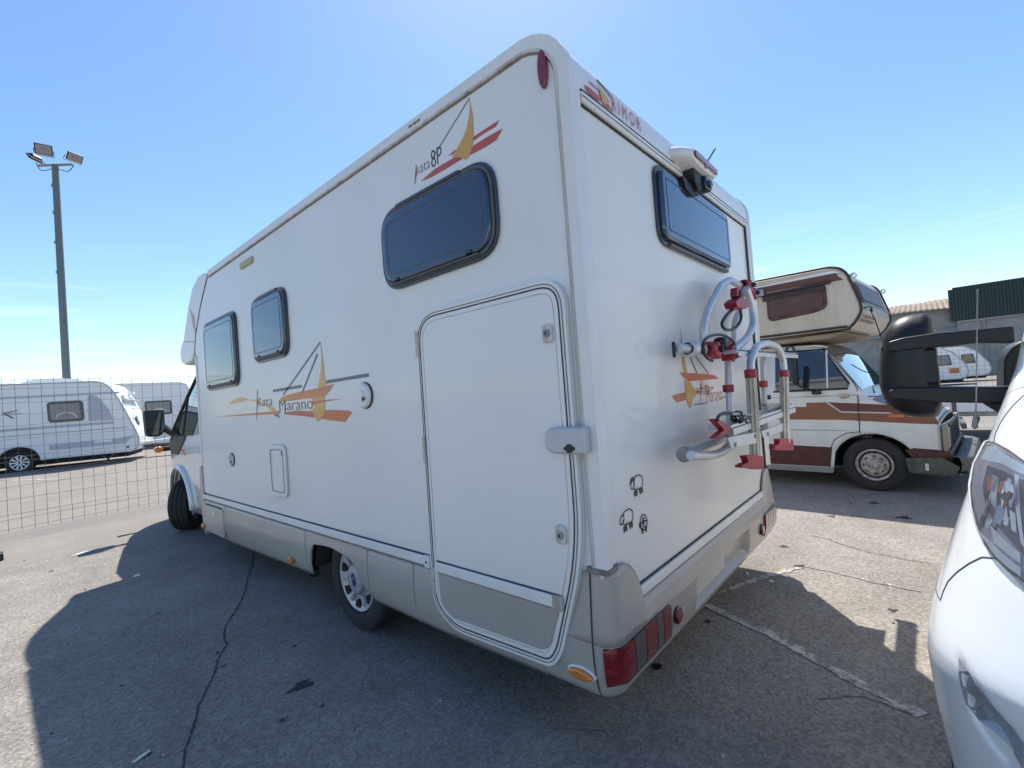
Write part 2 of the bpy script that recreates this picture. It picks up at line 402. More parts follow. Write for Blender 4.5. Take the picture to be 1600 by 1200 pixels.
strip('painted_line', [(4.1439,0.8),(4.1423,0.627),(4.0775,0.394),(4.036,0.1226)], .045, 'paint_faint', jag=.4, step=.03, fade=True)
strip('painted_line', [(0.1684,18.3013),(0.7198,17.5285),(1.3114,16.6385)], .10, 'paint', z=.005, jag=.3, fade=True)
strip('painted_line', [(1.5808,1.4204),(1.659,1.318),(1.715,1.2195),(1.7811,1.1139)], .022, 'paint_faint', jag=.4, step=.02, fade=True)
strip('painted_line', [(2.4822,0.4692),(2.5807,0.3834),(2.6174,0.3151),(2.6098,0.2345),(2.5881,0.1579)], .022, 'paint_faint', jag=.5, step=.02, fade=True)
strip('ground_crack', [(1.8759,5.5768),(1.6798,5.0699),(1.519,4.7323),(1.3967,4.4157),(1.2725,4.17),(1.2118,4.0657),(1.0795,3.8581),(1.0034,3.6308),(0.9957,3.5425),(0.8984,3.3856),(0.8349,3.2231),(0.7466,3.064),(0.6793,2.9427),(0.6388,2.8279),(0.5889,2.7124),(0.547,2.6222),(0.5094,2.5028),(0.4769,2.3824)], .010, 'crack', jag=.75, step=.02)
strip('ground_crack', [(4.9573,0.8744),(4.9336,0.7636),(4.8334,0.6579),(4.7742,0.5625),(4.7181,0.4721),(4.6823,0.3552),(4.6527,0.2371),(4.6455,0.089)], .007, 'crack', jag=.8, step=.02)
strip('ground_crack', [(0.8111,4.5786),(0.8475,4.5992),(0.8722,4.6199)], .012, 'crack', jag=.6, step=.02)
def blob(name, c, r, mat, z=.004, asp=1., n=26, rough=.25, rot=0., kind='structure'):
    ph = [random.uniform(0, 6.28) for _ in range(4)]
    pts = []
    for k in range(n):
        t = 2*math.pi*k/n; q = r*(1+rough*(.5*math.sin(3*t+ph[0])+.3*math.sin(5*t+ph[1])+.25*math.sin(9*t+ph[2])+.2*random.uniform(-1, 1)))
        x, y = q*math.cos(t), q*asp*math.sin(t); X = x*math.cos(rot)-y*math.sin(rot); Y = x*math.sin(rot)+y*math.cos(rot)
        pts.append((c[0]+X, c[1]+Y, gz(c[0]+X, c[1]+Y)+z))
    return B().poly(pts).build(name, mat, smooth=False, kind=kind)
for c in [(1.0859,2.6529)]: blob('oil_stain', c, .055, 'tar', rough=.5, asp=.7)
for c, r in zip([(0.9023,2.4503),(1.0752,2.3896),(0.4598,3.5554),(0.8932,3.2619),(2.9159,1.1188),(6.4608,0.5326),(5.9358,0.2634),(5.7176,0.8231),(4.5566,1.0265),(4.1396,0.8334),(3.6449,0.2541),(1.2496,3.1202),(0.428,2.7351),(0.3951,6.9986)], (.012, .01, .01, .012, .02, .04, .05, .03, .03, .03, .02, .012, .015, .02)): blob('ground_speck', c, r, 'tar', rough=.6)
for nm_, n_ in (('tar', 60), ('grit', 200)):
    g_ = B()
    for i_ in range(n_):
        x_, y_, r_ = random.uniform(-1.0, 6.5), random.uniform(.2, 9.5), random.uniform(.003, .009)
        if 1.5 < x_ < 4.1 and y_ > 1: continue
        g_.prism([(x_+r_*random.uniform(.6, 1.3)*math.cos(k_*1.26), y_+r_*random.uniform(.6, 1.3)*math.sin(k_*1.26)) for k_ in range(5)], 2, .0005, .0005+r_*.8)
    g_.build('loose_grit', nm_, smooth=False, kind='stuff')
def scrap(c, r, mat, label, rot=0, asp=.5, name='scrap_or_sunspot', cat='litter'):
    ph = random.uniform(0, 6); pts = []
    for k in range(11):
        t = 2*math.pi*k/11; q = r*(1+.3*math.sin(2*t+ph)+.2*math.sin(5*t)); x, y = q*math.cos(t), q*asp*math.sin(t)
        pts.append((c[0]+x*math.cos(rot)-y*math.sin(rot), c[1]+x*math.sin(rot)+y*math.cos(rot)))
    o = B().prism(pts, 2, gz(*c)+.003, gz(*c)+.008).build(name, mat, smooth=False); o['label'] = label; o['category'] = cat
cs = [(0.7134,7.5746),(0.9206,5.8825),(0.4078,2.7378)]
scrap(cs[0], .13, 'scrap_sunspot', 'pale paper scrap lying on the sunlit ground near the fence', .6, .25)
scrap(cs[1], .06, 'scrap_sunspot', 'small pale flake painted as a sunlit spot on the shaded asphalt beside the long shadow edge', 1.4, .35)  # pale sheet stands for a spot of sunlight inside the shadow
scrap(cs[2], .03, 'scrap_sunspot', 'tiny white scrap on the shaded asphalt at the bottom left', .3, .4)
cc = [(2.3054,1.1684)][0]
o = B().lathe([(0, .001), (0, .022), (.010, .026), (.013, .02), (.013, .001)], (cc[0], cc[1], .001), axis=2, n=16).build('bottle_cap', 'black'); o['label'] = 'small round black cap lying below the left tail light of the motorhome'; o['category'] = 'cap'
cb = [(0.0473,8.238)][0]
t = thing('kerb_block', 'small dark rubber block standing on the ground at the left edge', 'block', (cb[0]-.03, cb[1], 0))
B().box(cb[0]-.20, cb[0]+.03, cb[1]-.04, cb[1]+.12, 0, .085).build('block', 'black', t, bevel=.012)
B().box(cb[0]-.17, cb[0]+.0, cb[1]-.02, cb[1]+.10, .085, .092).build('top_pad', 'dark', t, bevel=.003)

# ---------------------------------------------------------------- motorhome
XL, XR, YB = 1.56, 4.05, .985; XC = (XL+XR)/2
mh = thing('motorhome', 'large white motorhome with beige skirts, orange sailboat graphics and a tall garage door', 'motorhome', (XC, 3.5, 0))
# side profile (y, z), starting at the rear bottom and running over the roof
YC = .966
rear_arc = [(YB, .62), (YB, 2.665), (YC+.006, 2.70), (YC, 2.75), (YC+.004, 2.80), (YC+.018, 2.845), (YC+.042, 2.885), (YC+.072, 2.92), (YC+.112, 2.95), (YC+.16, 2.972), (YC+.22, 2.985)]
PROF = rear_arc+[(3.2, 2.99), (5.42, 2.985), (5.75, 2.70), (5.98, 2.42), (6.06, 2.24), (6.03, 2.20), (6.03, .66)]
bl = PROF+[(5.5, .62)]
B().prism(bl, 0, XL, XR).build('body_shell', 'white', mh, bevel=.022, seg=3, angle=30)
# edge trim following the outline on both sides
path = [(YC, .80), (YC, 2.60)]+rear_arc[3:]+[(3.2, 2.99), (5.42, 2.985)]
def trim(x0, x1, d0, d1, mat, name, pts=path):
    n = len(pts); inn = []; ou = []
    for k, p in enumerate(pts):
        q0 = pts[max(0, k-1)]; q1 = pts[min(n-1, k+1)]; t_ = Vector((q1[0]-q0[0], q1[1]-q0[1])).normalized(); nn = Vector((t_.y, -t_.x))
        ou.append((p[0]+nn.x*d0, p[1]+nn.y*d0)); inn.append((p[0]+nn.x*d1, p[1]+nn.y*d1))
    rows = []
    for a, c in zip(ou, inn): rows.append([(x0, *a), (x1, *a), (x1, *c), (x0, *c)])
    return B().grid(rows, True).build(name, mat, mh, angle=50)
for sgn, X in ((-1, XL), (1, XR)):
    a, c = (X-.010, X+.03) if sgn < 0 else (X-.03, X+.010)
    trim(a, c, -.008, .052, 'white2', 'edge_trim')
    a, c = (X-.0125, X+.03) if sgn < 0 else (X-.03, X+.0125)
    trim(a, c, .046, .058, 'dirty_white', 'trim_bead')
    a, c = (X-.0025, X+.03) if sgn < 0 else (X-.03, X+.0025)
    trim(a, c, .056, .066, 'grime', 'trim_seam')
# rear vertical corner strips and the dark joints beside them
for X, s in ((XL, 1), (XR, -1)):
    x0, x1 = sorted((X-.004*s, X+.075*s))
    B().box(x0, x1, YC-.004, YB+.03, .80, 2.70).build('corner_strip', 'white2', mh, bevel=.008)
    x0, x1 = sorted((X+.072*s, X+.082*s))
    B().box(x0, x1, YC+.004, YB+.02, .78, 2.70).build('corner_joint', 'seam', mh)
# rear cornice rail
B().box(XL+.085, XR-.075, YC-.004, YB+.03, 2.668, 2.712).build('cornice_rail', 'white2', mh, bevel=.007)
B().box(XL+.085, XR-.075, YC+.010, YB+.03, 2.661, 2.6675).build('cornice_seal', 'seam', mh)
B().box(XL+.085, XR-.075, YC-.002, YB+.03, 2.7125, 2.718).build('cornice_joint', 'seam', mh)
B().box(XL+.085, XR-.075, YC-.006, YC-.0035, 2.686, 2.690).build('cornice_groove', 'grime', mh)
# lower trims
B().box(XL-.014, XL+.02, 2.06, 6.02, .606, .660).build('side_rail', 'white2', mh, bevel=.008)
B().box(XL-.008, XL+.02, 2.05, 6.02, .661, .668).build('rail_joint', 'seam', mh)
B().box(XL-.010, XL+.02, 2.05, 6.02, .596, .6055).build('rail_joint', 'grime', mh)
B().box(XL-.018, XL+.02, 2.055, 2.10, .598, .666).build('rail_end', 'white2', mh, bevel=.006)
B().lathe([(0, .006), (-.003, .006), (-.004, .0005)], (XL-.0185, 2.078, .63), axis=0, n=10).build('screw', 'seam', mh)
B().box(1.80, 3.98, YB-.022, YB+.02, .596, .642).build('rear_rail', 'white2', mh, bevel=.009)
B().box(1.79, 3.99, YB-.008, YB+.02, .6425, .649).build('rail_joint', 'seam', mh)
B().box(1.79, 3.99, YB-.014, YB+.02, .588, .5955).build('rail_joint', 'seam', mh)

# side skirts as a bulging lofted band, raised over the wheel
AY, AZH = 3.06, .33
ARCH = sorted([(3.5199,0.2558),(3.5071,0.3096),(3.4687,0.411),(3.4251,0.5041),(3.3822,0.5124),(3.2438,0.5253),(3.1364,0.5263),(3.0497,0.5145),(2.9524,0.5013),(2.8734,0.4804),(2.8256,0.4411),(2.7994,0.3915),(2.7622,0.3316),(2.7278,0.3056),(2.6997,0.282),(2.6704,0.2724)])
def arch_z(y, lo):
    if y <= ARCH[0][0] or y >= ARCH[-1][0]: return lo
    for (a, za), (c, zc) in zip(ARCH, ARCH[1:]):
        if a <= y <= c and c > a: return max(lo, za+(zc-za)*(y-a)/(c-a))
    return lo
def skirt_bot(y):
    return lerp_t([(1.0, .285), (1.3, .268), (2.0, .250), (2.6, .262), (3.5, .262), (5.3, .205), (6.0, .23)], y)
def lerp_t(t, x):
    if x <= t[0][0]: return t[0][1]
    for (a, va), (b, vb) in zip(t, t[1:]):
        if x <= b: return va+(vb-va)*(x-a)/(b-a)
    return t[-1][1]
def skirt_off(z):   # how far the skirt stands out at height z
    return lerp_t([(.18, -.045), (.26, -.012), (.36, .012), (.46, .02), (.54, .014), (.60, .004)], z)
def skirt(side, y0, y1, name='skirt_panel'):
    ys = []; y = y0
    while y < y1: ys.append(y); y += .02
    ys.append(y1)
    rows = []
    for y in ys:
        lo = arch_z(y, skirt_bot(y)); hi = .604; row = []
        for k in range(11):
            z = lo+(hi-lo)*k/10; o = skirt_off(z)
            if k == 0: o -= .012
            row.append((XL-o if side < 0 else XR+o, y, z))
        rows.append(row)
    return B().grid(rows).build(name, 'beige', mh, solid=.012, angle=50)
for sd_ in (-1, 1):
    skirt(sd_, 1.32, 2.205); skirt(sd_, 2.213, 2.68); skirt(sd_, 2.688, 3.545); skirt(sd_, 3.549, 5.30); skirt(sd_, 5.308, 6.0)
# front lower corner piece and small service flap
B().prism(rnd_poly([(6.0, .20), (6.07, .30), (6.12, .62), (6.10, .93), (6.02, .98), (6.0, .62)], .03, 3), 0, XL-.012, XL+.05).build('front_corner_cap', 'beige', mh, bevel=.008)
B().box(XL-.018, XL-.010, 5.42, 5.93, .555, .563).build('flap_joint', 'seam', mh)
B().prism(rnd_poly(rect(5.36, 5.96, .27, .552), .03, 3), 0, XL-.0235, XL+.0).build('service_flap', 'beige', mh, bevel=.006)
B().prism(rnd_poly(rect(5.60, 5.66, .46, .51), .015, 3), 0, XL-.03, XL).build('flap_lock', 'white2', mh, bevel=.003)
# small side lamps
for c, ra in (([(3.8104,0.3295)][0], .035), ([(6.0307,0.3068)][0], .04)):
    b = B().prism(ellipse(c, ra*1.25, ra*.75), 0, XL-.035, XL-.005); b.build('side_marker', 'lens_amber', mh, bevel=.008)
# wheel housing behind the skirt
b = B()
rows = []
for k in range(13):
    t_ = math.pi*k/12; yy = 3.02+.46*math.cos(t_); zz = .33+.42*math.sin(t_)
    rows.append([(XL+.02, yy, zz), (XL+.42, yy, zz)])
b.grid(rows).build('wheel_housing', 'dark', mh, solid=.01)
B().box(XL+.12, XR-.12, 1.1, 2.45, .34, .60).box(XL+.45, XR-.45, 2.45, 3.6, .36, .60).box(XL+.12, XR-.12, 3.6, 6.6, .30, .60).build('chassis', 'dark', mh)  # plain dark boxes filling the underside, added to block light
B().tube([(XL+.20, 4.35, .235), (XL+.20, 3.9, .235), (XL+.12, 3.72, .20)], .035, 12).build('exhaust_pipe', 'dark', mh)

def tyre(name, c, r, w, rim_r, parent, rot=0, flip=1, cap='wheel', mat='rubber', plain=False):
    """tyre with shoulder and tread plus a disc; outer face points to -x (flip=1)"""
    R = Matrix.Rotation(rot, 3, 'Z')
    def place(b):
        b.v = [tuple(Vector(c)+R @ Vector((p[0]*flip, p[1], p[2]))) for p in b.v]; return b
    h = w/2
    prof = [(-h*.55, rim_r), (-h*.90, rim_r+.012), (-h*1.02, rim_r+.05), (-h*1.0, r-.045), (-h*.86, r-.012), (-h*.62, r)]
    for g in (-.42, 0, .42): prof += [(h*(g-.045), r), (h*(g-.04), r-.008), (h*(g+.04), r-.008), (h*(g+.045), r)]
    prof += [(h*.62, r), (h*.86, r-.012), (h*1.0, r-.045), (h*1.02, rim_r+.05), (h*.9, rim_r+.012), (h*.5, rim_r)]
    ty = place(B().lathe(prof, (0, 0, 0), 0, 48)).build('tyre', mat, parent, angle=28)
    place(B().lathe([(-h*.55, rim_r), (-h*.50, rim_r-.012), (h*.2, rim_r-.03), (h*.5, rim_r-.01), (h*.5, rim_r)], (0, 0, 0), 0, 40)).build('rim', 'steel' if not plain else 'rustrim', parent)
    return place, h
# rear left wheel with silver seven-slot cap
def cap_wheel(c, parent, rot=0, flip=1):
    place, h = tyre('wheel', c, .338, .20, .215, parent, rot, flip)
    place(B().lathe([(-h*.60, .216), (-h*.86, .212), (-h*.80, .190), (-h*.66, .165), (-h*.62, .12), (-h*.80, .098), (-h*.98, .088), (-h*1.02, .06), (-h*1.03, .001)], (0, 0, 0), 0, 56)).build('wheel_cap', 'wheel', parent, angle=22)
    place(B().lathe([(-h*.82, .0985), (-h*.835, .096), (-h*.82, .0935)], (0, 0, 0), 0, 40)).build('cap_ring', 'seam', parent)
    for k in range(7):
        t0 = 2*math.pi*k/7+.25; b = B()
        pl = [(.142*math.cos(t0-.10), .142*math.sin(t0-.10)), (.192*math.cos(t0-.19), .192*math.sin(t0-.19)), (.196*math.cos(t0), .196*math.sin(t0)), (.192*math.cos(t0+.19), .192*math.sin(t0+.19)), (.142*math.cos(t0+.10), .142*math.sin(t0+.10))]
        place(b.prism(rnd_poly(pl, .01, 2), 0, -h*.80-.002, -h*.60)).build('cap_slot', 'dark', parent)
        t1 = t0+math.pi/7
        rib = [(.115*math.cos(t1-.13), .115*math.sin(t1-.13)), (.185*math.cos(t1-.08), .185*math.sin(t1-.08)), (.185*math.cos(t1+.08), .185*math.sin(t1+.08)), (.115*math.cos(t1+.13), .115*math.sin(t1+.13))]
        place(B().prism(rnd_poly(rib, .01, 2), 0, -h*.86, -h*.60)).build('cap_spoke', 'wheel', parent, bevel=.004)
    place(B().prism(ellipse((0, 0), .044, .025, 28, math.pi/2*0+1.35), 0, -h*1.03-.004, -h*1.0)).build('badge', 'blue', parent, bevel=.002)
    return place, h
pl, h_ = cap_wheel((XL+.135, 2.955, .338), mh)
u_ = Vector((0, math.sin(.22)*-.02, .02)); q0 = Vector((XL+.135-h_*1.03-.006, 2.955+.026, .333))
letter('Ford', (q0.x, 2.955+.02, .338-.019), (q0.x, 2.955-.014, .338+.014), (0, .010, .016), 'white2', mh)
cap_wheel((XR-.135, 2.955, .338), mh, flip=-1)

# ---- windows on the left side
def side_window(poly, name='window', ins=.035, r=.09):
    o = rnd_poly(poly, r, 7)
    fr = B().ring(o, inset(o, ins), 0, XL-.016, XL-.001).build(name, 'winframe', mh, bevel=.004)
    a = inset(o, ins*.35)
    B().ring(a, inset(a, ins*.45), 0, XL-.0235, XL-.0155).build('frame_lip', 'winframe2', fr, bevel=.003)
    g = inset(o, ins*.85)
    B().prism(g, 0, XL-.034, XL-.004).build('pane', 'win', fr, bevel=.014, seg=4)
    g2 = inset(o, ins*1.9)
    B().ring(g2, inset(g2, .006), 0, XL-.0355, XL-.033).build('pane_ridge', 'winframe2', fr)
    return fr
w1 = [(5.6198,2.483),(4.6574,2.4675),(4.6614,1.7854),(5.7446,1.7331)]
w2 = [(4.2849,2.4678),(3.6459,2.4564),(3.6359,1.9091),(4.3314,1.9232)]
w3 = [(2.2629,2.5904),(1.3719,2.5746),(1.397,2.1335),(2.2998,2.1257)]
w1 = [(5.66, 2.47), (4.70, 2.47), (4.70, 1.765), (5.66, 1.765)]
w2 = [(4.32, 2.47), (3.615, 2.47), (3.615, 1.92), (4.32, 1.92)]
w3 = [(2.295, 2.59), (1.378, 2.59), (1.378, 2.130), (2.295, 2.130)]
f3 = side_window(w3, ins=.042, r=.16)
f2 = side_window(w2, ins=.040, r=.13)
f1 = side_window(w1, ins=.044, r=.13)
for f, (ya, yb), z in ((f3, (2.20, 1.50), 2.158), (f2, (4.22, 3.72), 1.950), (f1, (5.56, 4.80), 1.797)):
    B().box(XL-.038, XL-.02, yb, ya, z-.006, z+.006).build('sill_bar', 'winframe2', f, bevel=.004)
    for yy in (ya-.06, yb+.06): B().box(XL-.042, XL-.02, yy-.02, yy+.02, z+.012, z+.03).build('catch', 'blackgloss', f, bevel=.004)
B().box(XL-.030, XL-.012, 1.60, 2.12, 2.572, 2.5885).build('hinge_rail', 'winframe', f3, bevel=.003)
B().box(XL-.030, XL-.012, 3.76, 4.14, 2.452, 2.4685).build('hinge_rail', 'winframe', f2, bevel=.003)
# rear window
def rear_window():
    o = rnd_poly(rect(2.315, 3.465, 2.215, 2.645), .10, 7)
    fr = B().ring(o, inset(o, .035), 1, YB-.016, YB-.001).build('window', 'winframe', mh, bevel=.004)
    B().prism(inset(o, .026), 1, YB-.042, YB-.004).build('pane', 'win', fr, bevel=.018, seg=4)
    g2 = inset(o, .075); B().ring(g2, inset(g2, .006), 1, YB-.0435, YB-.040).build('pane_ridge', 'winframe2', fr)
    B().box(2.42, 3.38, YB-.034, YB-.008, 2.213, 2.232).build('sill_bar', 'winframe2', fr, bevel=.004)
rear_window()

# ---- garage door
D_out = rnd_poly([(2.0082,1.8569),(2.0051,1.9325),(1.8911,1.9576),(1.1556,1.9519),(1.0828,1.9244),(1.0432,1.8439),(1.0506,1.3673),(1.0499,0.8845),(1.0886,0.725),(1.1935,0.4389),(1.2426,0.3706),(1.3162,0.35),(1.8286,0.3314),(2.0036,0.3804),(2.0412,0.473)], [.0, .05, .05, .03, .05, .05, 0, .04, 0, .03, .05, .05, 0, .06, 0], 4)
D_out = [(1.993, 1.86), (1.90, 1.975), (1.80, 1.99), (1.17, 1.99), (1.06, 1.955), (1.045, 1.90)]
DO = rnd_poly([(2.005, 1.958), (1.045, 1.955), (1.045, .86), (1.19, .42), (1.245, .349), (1.87, .331), (2.022, .43)], [.17, .13, .20, .10, .09, .14, .13], 7)
B().ring(DO, inset(DO, .050), 0, XL-.034, XL-.001).build('door_frame', 'white', mh, bevel=.009, seg=3)
dg = inset(DO, .013); B().ring(dg, inset(dg, .004), 0, XL-.0365, XL-.0335).build('door_rebate', 'grime', mh)
DP = inset(DO, .030)
gd = B().prism(DP, 0, XL-.036, XL-.010).build('garage_door', 'white', mh, bevel=.006)
sh = inset(DO, .0265); B().ring(sh, inset(sh, .0055), 0, XL-.0362, XL-.0335).build('door_seal', 'seam', mh)
pb = inset(DO, .052); B().ring(pb, inset(pb, .004), 0, XL-.0372, XL-.0355).build('door_bead', 'dirty_white', gd)
pn = [(1.955, .606), (1.185, .606), (1.19, .58), (1.245, .44), (1.285, .412), (1.87, .398), (1.948, .45)]
B().prism(rnd_poly(pn, [.01, .01, .0, .04, .03, .04, .04], 4), 0, XL-.041, XL-.030).build('lower_panel', 'beige', gd, bevel=.005)
B().prism([(1.958, .613), (1.185, .613), (1.185, .664), (1.958, .664)], 0, XL-.052, XL-.034).build('door_rail', 'white2', gd, bevel=.007)
B().prism([(1.205, .609), (1.158, .609), (1.155, .668), (1.205, .668)], 0, XL-.056, XL-.034).build('rail_end', 'dirty_white', gd, bevel=.005)
B().box(XL-.043, XL-.03, 1.17, 1.958, .665, .669).build('rail_joint', 'seam', gd)
B().box(XL-.043, XL-.03, 1.18, 1.958, .607, .6125).build('rail_joint', 'grime', gd)
for (cy, cz) in [(1.1317,1.7329),(1.1405,0.9199)]: 
    lk = B().prism(rnd_poly(rect(cy-.024, cy+.024, cz-.038, cz+.038), .016, 4), 0, XL-.050, XL-.034).build('door_lock', 'dirty_white', gd, bevel=.005)
    B().lathe([(.0, .016), (-.006, .016), (-.007, .008), (-.005, .007), (-.005, .001)], (XL-.0505, cy, cz), 0, 18).build('lock_barrel', 'steel', lk)
    B().prism(ellipse((cy, cz), .0035, .007, 10), 0, XL-.0572, XL-.054).build('keyhole', 'ink', lk)
for z in (1.80, 1.24, .555):
    for dz in (-.036, .036):
        B().box(XL-.042, XL-.03, 1.985, 2.012, z+dz-.033, z+dz+.033).build('hinge', 'dirty_white', mh, bevel=.005)
# safety lock block bridging door and frame
hb = rnd_poly([(1.215, 1.335), (1.010, 1.335), (1.010, 1.475), (1.19, 1.475), (1.215, 1.44)], [.05, .02, .02, .05, .02], 5)
hb = rnd_poly([(1.175, 1.248), (.985, 1.248), (.985, 1.354), (1.175, 1.354)], [.055, .015, .015, .055], 6)
hl = B().prism(hb, 0, XL-.066, XL-.012).build('safety_lock', 'lockpaint', mh, bevel=.010, seg=3, label='pale rounded lock block across the door edge')
B().prism(ellipse((1.052, 1.272), .018, .018, 20), 0, XL-.071, XL-.060).prism(rnd_poly(rect(1.026, 1.078, 1.265, 1.279), .006, 2), 0, XL-.0705, XL-.060).build('lock_cover', 'black', hl, bevel=.002)

# ---- fittings on the left side
def disc_cap(c, r, mat='white2', d=.02):
    o = B().lathe([(0, r), (-d*.6, r), (-d, r*.86), (-d, r*.5), (-d*1.35, r*.42), (-d*1.35, .001)], (XL-.001, c[0], c[1]), 0, 32).build('filler_cap', mat, mh, bevel=.002)
    B().lathe([(0, r*1.06), (-.006, r*1.06), (-.006, r*.9)], (XL-.001, c[0]-.006, c[1]), 0, 32).build('cap_gasket', 'seam', o)
    B().lathe([(0, r*.16), (-.004, r*.16), (-.004, .001)], (XL-d*1.36, c[0]-.03, c[1]-.02), 0, 12).build('cap_lock', 'ink', o)
    return o
c = [(2.5996,1.5577)][0]; disc_cap(c, .078, d=.026)
c = [(5.0577,1.0691)][0]; disc_cap(c, .062, 'dirty_white', .016)
c = [(4.3093,1.268),(3.9238,1.2716),(3.9535,0.8362),(4.3547,0.813)]
hp = rnd_poly([(4.12, 1.232), (3.80, 1.232), (3.80, .812), (4.12, .812)], .07, 5)
sv = B().ring(hp, inset(hp, .045), 0, XL-.020, XL-.001).build('service_hatch', 'white', mh, bevel=.006)
hi_ = inset(hp, .042); B().prism(hi_, 0, XL-.014, XL-.003).build('hatch_lid', 'white', sv, bevel=.004)
B().ring(inset(hp, .037), inset(hp, .042), 0, XL-.0225, XL-.0125).build('hatch_gap', 'grime', sv)
B().prism(ellipse((3.86, 1.165), .010, .016, 12), 0, XL-.019, XL-.012).build('keyhole', 'ink', sv)
B().prism(rnd_poly(rect(3.845, 3.885, .90, .96), .01, 3), 0, XL-.018, XL-.012).build('catch', 'white2', sv, bevel=.003)
c = [(4.3753,2.8186)][0]
B().prism(rnd_poly([(c[0]+.15, c[1]-.028), (c[0]-.15, c[1]-.028), (c[0]-.15, c[1]+.028), (c[0]+.15, c[1]+.028)], .025, 4), 0, XL-.014, XL).build('top_marker_lamp', pbsdf('yellowed_lens', (.46, .37, .20), .5), mh, bevel=.006, label='yellowed oblong lamp high on the side')
c = [(1.0797,2.811)][0]
B().prism(ellipse(c, .024, .080, 28), 0, XL-.018, XL).build('red_side_lamp', 'lens_red', mh, bevel=.010, seg=3)
# dark faint tape damage under the roof edge
for a, c_ in zip([(1.9718,2.9641),(1.9341,2.9637),(1.8972,2.9632)], [(1.9418,2.9625),(1.9009,2.9626),(1.8753,2.9634)]):
    B().ribbon([a, c_], .012, 0, XL-.0135).build('roof_edge_scuff', 'grime', mh)
# amber marker at the rear corner of the skirt
c = [(1.099,0.3477)][0]
def mark(c, X, parent):
    o = B().prism(ellipse((c[0], c[1]), .068, .027, 28), 0, X-.026, X-.008).build('marker_base', 'white2', parent, bevel=.005)
    B().prism(ellipse((c[0], c[1]-.001), .058, .0215, 28), 0, X-.040, X-.020).build('marker_lens', 'lens_amber', o, bevel=.010, seg=3)
mark((1.105, .372), XL-.004, mh)

# ---- rear bumper lofted round the corners
def bump_off(z):   # outward bulge with height
    return lerp_t([(.26, -.035), (.30, .0), (.40, .022), (.50, .026), (.56, .018), (.60, -.002), (.62, -.01)], z)
def bump_pt(s, z, o=None):
    """s runs along the bumper plan: left side forward edge, corner, rear, corner, right side"""
    o = bump_off(z) if o is None else o; r = .075; x0 = XL-o; x1 = XR+o; yb = .97-o; yf = 1.315
    L1 = yf-yb-r; A = r*math.pi/2; L2 = x1-x0-2*r; T = 2*L1+2*A+L2; d = s*T
    if d < L1: return (x0, yf-d, z)
    d -= L1
    if d < A: t = d/r; return (x0+r-r*math.cos(t), yb+r-r*math.sin(t), z)
    d -= A
    if d < L2:
        x = x0+r+d; y = yb
        if PLx0-.03 < x < PLx1+.03 and z < .55:
            kx = max(0, min(1, (x-PLx0+.03)/.05, (PLx1+.03-x)/.05)); kz = max(0, min(1, (z-.325)/.03, (.50-z)/.03))
            y += .055*min(kx, kz)
        return (x, y, z)
    d -= L2
    if d < A: t = d/r; return (x1-r+r*math.sin(t), yb+r-r*math.cos(t), z)
    d -= A
    return (x1, yb+r+d, z)
PLx0, PLx1 = 2.40, 3.30
zs = [.275, .28, .29, .305, .325, .335, .345, .355, .37, .39, .41, .43, .45, .47, .48, .49, .50, .52, .54, .555, .57, .583, .594]
def srow(z):
    ss = [i/260 for i in range(261)]; return [bump_pt(s, z) for s in ss]
rows = [[(p[0]+(.06 if p[0] < XC else -.06)*(abs(p[0]-XC) > 1.1), max(p[1], 1.03), p[2]) for p in srow(.275)]]+[srow(z) for z in zs]
B().grid(rows).build('rear_bumper', 'beige', mh, solid=.008, angle=40)
B().ribbon([(p, .3) for p in (0, 1)], .01, 1, 0) if False else None
# corner caps that climb to the trims
def cap_top(p, s):
    X = XL if s > 0 else XR
    d = abs(p[0]-X)
    if p[1] > 1.03: return lerp_t([(1.03, .785), (1.085, .775), (1.165, .606), (1.3, .60)], p[1])
    return lerp_t([(0, .785), (.13, .785), (.17, .765), (.21, .725), (.245, .665), (.265, .61), (.28, .585)], d)
for X, s in ((XL, 1), (XR, -1)):
    rows = []
    for i in range(61):
        q = i/60*.222; q = q if s > 0 else 1-q
        base = bump_pt(q, .58)
        if base[1] > 1.2: continue
        tp = cap_top(base, s); rows.append([bump_pt(q, .60, (.0262 if j == 0 else .0268+(.006-.0268)*(j/8)**1.1))[:2]+(.502+(tp-.502)*j/8,) for j in range(9)])
    B().grid(rows).build('corner_cap', 'beige', mh, solid=.012, angle=60)
    a, c_ = (X-.016, X+.07) if s > 0 else (X-.07, X+.016)
    B().box(a, c_, YC-.012, YB+.07, .775, .800).build('cap_sealant', 'grime', mh, bevel=.006)
# vertical joint on the left corner
jl = [(XL-.013-(max(bump_off(z), -.02) if z < .5 else lerp_t([(.5, .027), (.77, .008)], z)), 1.045, z) for z in (.285, .32, .36, .42, .48, .54, .6, .66, .72, .77)]
B().tube([(p[0]+.0105, p[1]-.004, p[2]) for p in jl], .003, 6).build('bumper_joint', 'seam', mh)

